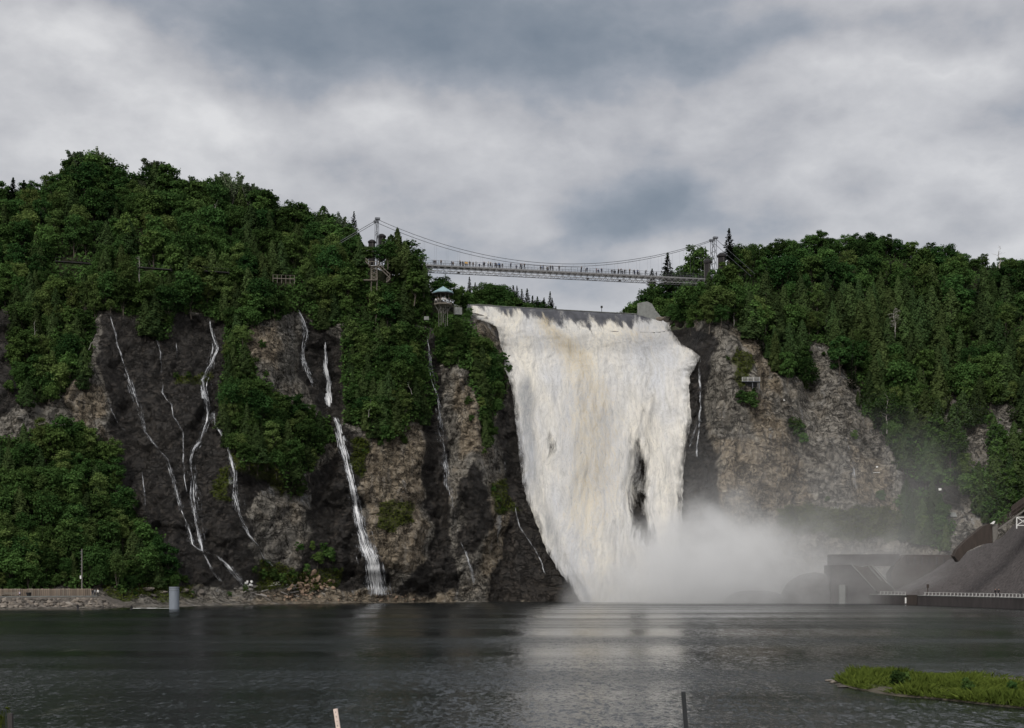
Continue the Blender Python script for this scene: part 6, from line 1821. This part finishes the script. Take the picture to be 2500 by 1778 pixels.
special('broadleaf_tree', 1075, 672, 752, 'leafy tree right behind the pavilion roof', 1.1, 426)
special('broadleaf_tree', 1108, 690, 765, 'leafy tree between the pavilion and the weir', 1.0, 430)
special('broadleaf_tree', 1130, 706, 772, 'leafy tree at the left end of the weir', 1.0, 434)
special('spruce_tree', 1780, 558, 640, 'tall spruce on the skyline right of the right bridge tower', 1.2, 456)
special('spruce_tree', 1630, 618, 730, 'pointed spruce rising behind the right part of the footbridge', 1.25, 492)
special('spruce_tree', 1592, 655, 700, 'small conifer top showing over the footbridge railing', 1.6, 492)
special('broadleaf_tree', 1700, 600, 720, 'thin grey-leaved tree left of the right bridge kiosks', 1.0, 486)
for i, (kd, px_, tp_, bs_, Y_) in enumerate([('broadleaf_tree', 1712, 684, 752, 432), ('cedar_tree', 1730, 664, 740, 432), ('broadleaf_tree', 1752, 650, 730, 433), ('broadleaf_tree', 1775, 640, 720, 436), ('broadleaf_tree', 1700, 712, 775, 431), ('birch_tree', 1722, 712, 780, 429), ('birch_tree', 1748, 690, 770, 429),
        ('broadleaf_tree', 1700, 742, 800, 430), ('birch_tree', 1732, 740, 806, 428), ('broadleaf_tree', 1760, 738, 802, 428), ('maple_tree', 1650, 740, 796, 456), ('maple_tree', 1672, 735, 800, 454), ('broadleaf_tree', 1632, 748, 786, 462), ('broadleaf_tree', 1686, 770, 812, 436), ('birch_tree', 1776, 700, 775, 431)]):
    special(kd, px_, tp_, bs_, f'{ADJ[kd]} in the clump under the right bridge tower, {ordinal(i)} from top', 1.0, Y_)['group'] = 'trees under the right bridge tower'
for i, (px_, py_, s_) in enumerate([(1612, 778, 2.2), (1628, 778, 3.2), (1636, 770, 2.4), (1642, 782, 2.6), (1648, 776, 1.8), (1655, 787, 2.2), (1664, 792, 2.6)]):
    o = link('boulder', rocks[i], loc=W(px_, py_, 458), label=f'brown boulder in the pile right of the abutment, {ordinal(i)} from left', category='boulder', group='boulders by the weir abutment'); o.scale = (s_ * 1.2, s_, s_); o.rotation_euler = (0, .3 * i, i)
for i, (kd, px_, tp_, bs_, lb_) in enumerate([('broadleaf_tree', 898, 600, 642, 'small leafy tree covering the base of the lower kiosk'), ('maple_tree', 926, 596, 640, 'round tree between the two left kiosks'), ('broadleaf_tree', 946, 584, 648, 'leafy tree covering the base of the taller left kiosk'), ('cedar_tree', 884, 590, 650, 'cedar left of the lower kiosk')]):
    special(kd, px_, tp_, bs_, lb_, 1.3, 409)
far = [('broadleaf_tree', 1705, 655), ('broadleaf_tree', 1672, 662), ('broadleaf_tree', 1652, 652), ('maple_tree', 1690, 690), ('maple_tree', 1660, 696), ('maple_tree', 1620, 690), ('broadleaf_tree', 1640, 720), ('maple_tree', 1600, 690), ('maple_tree', 1585, 700), ('broadleaf_tree', 1570, 716), ('maple_tree', 1610, 725), ('broadleaf_tree', 1680, 725), ('broadleaf_tree', 1548, 742), ('broadleaf_tree', 1532, 752), ('maple_tree', 1560, 730), ('broadleaf_tree', 1518, 762), ('maple_tree', 1650, 735), ('broadleaf_tree', 1700, 735), ('broadleaf_tree', 1630, 745), ('maple_tree', 1720, 700), ('broadleaf_tree', 1735, 690)]
for i, (kind, px, top) in enumerate(sorted(far, key=lambda q_: q_[1])):
    Y = 500 - (top - 650) * .25
    special(kind, px, top, top + random.uniform(72, 92), f'{ADJ[kind]} behind the right end of the weir, {ordinal(i)} from left', 1.0, Y)['group'] = f'{ADJ[kind]}s behind the right end of the weir'
farl = [('spruce_tree', 1146, 676), ('spruce_tree', 1160, 690), ('broadleaf_tree', 1172, 694), ('maple_tree', 1190, 688), ('broadleaf_tree', 1206, 690), ('maple_tree', 1222, 694), ('maple_tree', 1236, 704), ('spruce_tree', 1253, 697), ('spruce_tree', 1262, 698), ('maple_tree', 1246, 722), ('spruce_tree', 1274, 706), ('spruce_tree', 1287, 705), ('maple_tree', 1270, 730), ('maple_tree', 1290, 735), ('spruce_tree', 1300, 722), ('maple_tree', 1312, 730), ('spruce_tree', 1312, 724), ('spruce_tree', 1328, 727), ('spruce_tree', 1343, 712), ('spruce_tree', 1348, 728), ('broadleaf_tree', 1330, 740), ('maple_tree', 1208, 715), ('maple_tree', 1180, 712), ('maple_tree', 1226, 722), ('broadleaf_tree', 1160, 708), ('spruce_tree', 1357, 748), ('maple_tree', 1150, 715), ('maple_tree', 1132, 700)]
for i, (kind, px, top) in enumerate(sorted(farl, key=lambda q_: q_[1])):
    special(kind, px, top, top + (70 if kind != 'spruce_tree' else 62), f'{ADJ[kind]} on the far bank behind the weir, {ordinal(i)} from left', 1.0 if kind != 'spruce_tree' else 1.2, 585)['group'] = f'{ADJ[kind]}s on the far bank behind the weir'
# bushes on ledges and at the cliff foot
BUSH = [(640, 1415, 30, 'bush'), (665, 1420, 34, 'bush'), (690, 1424, 30, 'bush'), (715, 1420, 34, 'bush'), (745, 1405, 30, 'bush'), (775, 1380, 34, 'bush'), (800, 1375, 40, 'bush'), (815, 1400, 36, 'bush'), (760, 1345, 26, 'bush'), (730, 1345, 26, 'bush'),
        (790, 1350, 30, 'bush'), (812, 1372, 30, 'bush'), (600, 1445, 20, 'bush'), (620, 1400, 24, 'bush'), (650, 1385, 24, 'bush'), (450, 1425, 26, 'bush'), (470, 1452, 14, 'bush'), (560, 1454, 14, 'bush'), (300, 1452, 18, 'bush'), (330, 1454, 16, 'bush'),
        (290, 1445, 20, 'bush'), (400, 1440, 22, 'bush'), (420, 1436, 26, 'bush'), (1215, 1230, 22, 'bush'), (1228, 1255, 22, 'bush'), (1205, 1200, 18, 'bush'), (985, 1085, 26, 'bush'), (930, 1090, 24, 'bush'), (20, 960, 34, 'bush'), (50, 985, 30, 'bush'),
        (640, 850, 24, 'bush'), (620, 935, 30, 'bush'), (660, 960, 28, 'bush'), (700, 985, 26, 'bush'), (650, 920, 22, 'bush'), (725, 1010, 26, 'bush'), (430, 925, 20, 'bush'), (460, 925, 20, 'bush'), (590, 1150, 26, 'bush'), (1180, 1110, 26, 'bush'), (1230, 890, 30, 'bush'), (1240, 915, 30, 'bush'),
        (1145, 990, 24, 'bush'), (1150, 1030, 22, 'bush'), (1210, 1060, 22, 'bush'), (890, 1110, 20, 'bush')]
BUSH.sort()
bc_ = {}
for i, (px, py, h, _k) in enumerate(BUSH):
    v = hit(px, py)
    if v is None: continue
    rg = 'at the foot of the left cliff' if py > 1300 else 'on a ledge of the left cliff'
    bc_[rg] = bc_.get(rg, -1) + 1
    put_tree('shrub', v - Vector((0, 0, .3)), h * v.y / F, f'low green bush {rg}, {ordinal(bc_[rg])} from left', f'bushes {rg}')
for i, (px, py, h, lb) in enumerate([(1812, 990, 44, 'dense green bush below the metal cliff platform, upper left of its clump'), (1830, 1002, 46, 'dense green bush below the metal cliff platform, lower right of its clump'), (1940, 1048, 36, 'bush hanging on the bare cliff, upper of three'), (1950, 1066, 40, 'bush hanging on the bare cliff, middle of three'), (1962, 1084, 34, 'bush hanging on the bare cliff, lowest of three'),
                                      (2020, 1225, 18, 'tiny bush in the middle of the bare cliff'), (2085, 1075, 26, 'dark bush beside the pale mineral streak'), (1840, 960, 14, 'small bush next to the platform'), (1776, 880, 14, 'tiny bush high on the bare cliff, above the platform'), (2150, 1225, 34, 'bush at the lower right of the bare cliff in thin mist'), (2010, 870, 14, 'small bush at the top of the narrow rock spur')]):
    v = hit(px, py)
    if v is not None: put_tree('shrub', v - Vector((0, 0, .3)), h * v.y / F, lb)
# the rust-red tree
v = hit(88, 940); o = put_tree('shrub', v, 46 * v.y / F, 'dead-looking rust red bush among the green at the left', None, .7, name='red_shrub')
for c in o.children:
    if c.name.startswith('crown'):
        me = c.data.copy(); me.materials.clear(); me.materials.append(M['rust_leaf']); c.data = me
# bare trunks
def snag(px, top, base, label, kind=0, gap=1.5, tilt=0.0, wide=1.0):
    v = hit(px, base)
    if v is None: v = W(px, base, 440)
    dr = (EYE - v).normalized(); v = v + dr * gap
    h = (base - top) * v.y / F / 10
    o = thing('dead_tree', label, 'tree', v, 0)
    o.scale = (h * wide, h * wide, h); o.rotation_euler = (0, tilt, random.uniform(0, 6))
    link('trunk', BARE[kind][0], o); link('branches', BARE[kind][1], o)
snag(1792, 738, 792, 'bare pale snag standing on the brow of the bare cliff', 0, 1, 0, 1.6)
snag(2185, 748, 822, 'grey dead spruce in the middle of the right woods', 2, 5, .03, 1.7)
snag(2018, 775, 810, 'small grey dead tree left of the larger dead spruce', 2, 5)
snag(2205, 695, 722, 'short white broken trunk in the upper right woods', 0, 5, .2)
snag(2440, 600, 650, 'bare windblown pine on the right skyline', 1, 4, 0, 2.2)
snag(2165, 960, 1050, 'thin white dead trunk low in the right woods', 0, 5)
snag(900, 975, 1015, 'bent white dead branch above the tan rock', 1, 5, .15)
snag(340, 625, 690, 'bare branching tree by the middle left boardwalk', 1, 5, 0, 1.8)
snag(528, 490, 575, 'slim white birch trunk showing in the left woods', 0, 6)
snag(480, 680, 705, 'slim pale trunk above the wet cliff', 0, 5)
snag(85, 780, 850, 'thin grey trunk in the woods at the far left', 0, 5)
snag(218, 805, 850, 'crooked bare branches above the grey rock', 1, 4, .5)
snag(2020, 630, 665, 'white forked trunk in the upper right woods', 1, 5)
snag(1005, 925, 960, 'white bent dead branch left of the veil-like rivulet', 1, 5, .4)
snag(2405, 1140, 1170, 'bare pale trunk on the scree at far right', 1, 3)

# undergrowth that hides the ground between the trees
gv = (veg > .55) & (PX > -130) & (PX < 2620)
ii = np.argwhere(gv)
sel = ii[rng.choice(len(ii), 42000)]
base = rows_pos[sel[:, 0], sel[:, 1]]
ok_ = np.ones(len(sel), bool)
ppx = PX[sel[:, 0], sel[:, 1]]; ppy = PY[sel[:, 0], sel[:, 1]]
for (a, b2, c, d_) in KEEP[:11]: ok_ &= ~((ppx > a) & (ppx < c) & (ppy > b2) & (ppy < d_ + 4))
base = base[ok_]
C = np.repeat(base, 4, 0) + rng.normal(size=(len(base) * 4, 3)) * np.array([.55, .4, .45]) + np.array([0, -.5, .5])
N = np.tile(np.array([0, -.5, .8]), (len(C), 1)) + rng.normal(size=(len(C), 3)) * .7
o = link('undergrowth', crown_mesh('undergrowth', C, N, rng.uniform(.35, .95, len(C)), M['leaf']), kind='stuff')
# tufts and moss growing on the bare rock and along the beach
mm = (moss > .5) & (veg < .4) & (PX > -100) & (PX < 2500)
ii = np.argwhere(mm); sel = ii[rng.choice(len(ii), 5200)]
base = rows_pos[sel[:, 0], sel[:, 1]]
C = np.repeat(base, 3, 0) + rng.normal(size=(len(base) * 3, 3)) * np.array([.35, .2, .2]) + np.array([0, -.25, .15])
N = np.tile(np.array([0, -.4, .8]), (len(C), 1)) + rng.normal(size=(len(C), 3)) * .6
link('grass_tufts', crown_mesh('grass_tufts', C, N, rng.uniform(.2, .5, len(C)), M['grassy']), kind='stuff')
# spilled water-edge scree between beach and water: small stones
# ------------------------------------------------------------------ grassy islet
def isl(px, py, z=0.0):
    Y = CAMZ * F / (py - HZ); return ((px - CX) * Y / F, Y)
front = [(2030, 1666), (2052, 1676), (2100, 1687), (2180, 1699), (2260, 1707), (2380, 1720), (2500, 1733), (2650, 1742), (2850, 1745)]
back = [(2900, 1672), (2700, 1668), (2500, 1664), (2380, 1657), (2250, 1654), (2130, 1652), (2060, 1656)]
isp = [isl(*p_) for p_ in front + back]
IX = np.array(isp)
def in_isl(x, y): return sdf(isp, x, y)
gx_, gy_ = np.meshgrid(np.linspace(IX[:, 0].min() - 1, IX[:, 0].max() + 1, 150), np.linspace(IX[:, 1].min() - 1, IX[:, 1].max() + 1, 70))
sd_ = in_isl(gx_, gy_) + .35 * fbm(gx_ * .6, gy_ * .6, 0, 3, 3)
gz_ = np.clip(sd_ * .45 - .12, -.6, .26) + .05 * fbm(gx_, gy_, 0, 3, 9)
gi = np.arange(gx_.size).reshape(gx_.shape)
M['islet'] = plain('islet_mud', (0.07, 0.06, 0.042), .95, .4, 1.5)
link('islet_ground', mesh_np('islet_ground', np.stack([gx_, gy_, gz_], -1).reshape(-1, 3), np.stack([gi[:-1, :-1], gi[:-1, 1:], gi[1:, 1:], gi[1:, :-1]], -1).reshape(-1, 4), [M['islet']], smooth=True), kind='structure')
nb = 60000
bx_ = rng.uniform(IX[:, 0].min(), IX[:, 0].max(), nb); by_ = rng.uniform(IX[:, 1].min(), IX[:, 1].max(), nb)
sdv = in_isl(bx_, by_); den = fbm(bx_ * .35, by_ * .35, 0, 3, 44)
bare_ = np.exp(-(((bx_ - isl(2090, 1666)[0]) / 1.3) ** 2 + ((by_ - isl(2090, 1666)[1]) / 3.0) ** 2)) + np.exp(-(((bx_ - isl(2455, 1666)[0]) / 2.2) ** 2 + ((by_ - isl(2455, 1666)[1]) / 2.5) ** 2))
kq = (sdv > .10 + .15 * rng.random(nb)) & (rng.random(nb) > bare_ * .96) & (den > -.55 + .0 * bx_)
bx_, by_, den = bx_[kq], by_[kq], den[kq]
hh = rng.uniform(.22, .66, len(bx_)) * (.8 + 1.1 * np.clip(den, -.5, .6)) * np.clip(in_isl(bx_, by_) * 1.2 + .35, .35, 1.0)
ca = rng.uniform(0, 6.28, len(bx_)); wd = rng.uniform(.02, .05, len(bx_)); ln_ = rng.normal(size=(len(bx_), 2)) * .16
z0 = np.full(len(bx_), .1)
v0 = np.stack([bx_ - np.cos(ca) * wd, by_ - np.sin(ca) * wd, z0], -1); v1 = np.stack([bx_ + np.cos(ca) * wd, by_ + np.sin(ca) * wd, z0], -1)
v2 = np.stack([bx_ + ln_[:, 0] * .5 + np.cos(ca) * wd * .7, by_ + ln_[:, 1] * .5 + np.sin(ca) * wd * .7, z0 + hh * .6], -1); v3 = np.stack([bx_ + ln_[:, 0] * 1.6, by_ + ln_[:, 1] * 1.6, z0 + hh], -1)
V = np.stack([v0, v1, v2, v3], 1).reshape(-1, 3)
lf = np.repeat(np.clip(.45 + .5 * fbm(bx_ * .5, by_ * .5, 0, 3, 77) + rng.normal(size=len(bx_)) * .18, 0, 1), 4)
link('islet_grass', mesh_np('islet_grass', V, np.arange(len(V)).reshape(-1, 4), [M['grassy']], attrs={'leaf': lf}), kind='stuff')
for i, (px, py, h, lb) in enumerate([(2190, 1688, 1.2, 'dark leafy bush standing on the front edge of the grassy islet, left part'), (2210, 1684, 1.0, 'second dark bush pressed against the first on the islet'), (2362, 1704, .9, 'low dark bush on the front edge of the islet, right part'), (2470, 1700, .8, 'small bush among the grass at the right of the islet')]):
    x, y = isl(px, py)
    put_tree('shrub', Vector((x, y, .1)), h, lb, None, .9)
for i, (px, py) in enumerate([(2024, 1664), (2033, 1668), (2047, 1674), (2058, 1679), (2042, 1666), (2070, 1672), (2310, 1668), (2400, 1666), (2452, 1670)]):
    x, y = isl(px, py)
    o = link('islet_stone', rocks[i % 9], loc=(x, y, .06 if px < 2100 else .3), label=['dark stone at the very tip of the grassy islet', 'dark stone second from the islet tip', 'dark stone at the left waterline of the islet', 'wet stone below the left grass of the islet', 'stone behind the islet tip', 'stone on the bare mud of the islet', 'pale stone among the grass, left of three', 'pale stone among the grass, middle of three', 'pale stone beside the bare patch of the islet'][i], category='stone')
    s_ = random.uniform(.3, .55); o.scale = (s_, s_, s_ * .5)
# weeds on the near bank reaching into the corner of the picture
wx = MB()
for i in range(120):
    b0 = W(-18, 1790, 30) + Vector((random.uniform(-.5, .28), random.uniform(-.3, .3), 0)); b0.z = 2.0
    tp_ = Vector((b0.x + random.uniform(-.1, .12), b0.y, random.uniform(2.6, 3.28)))
    wx.bar(b0, tp_, .02, 3, .006)
    c = b0.lerp(tp_, random.uniform(.5, 1)); wx.box(c, (.09, .02, .06), random.uniform(0, 3), random.uniform(-1, 1))
o = wx.build('weed_clump', M['grassy']); o['label'] = 'green weed tops poking in at the left edge over the water'; o['category'] = 'weeds'
print('TREES', NTREE, len(bpy.data.objects))
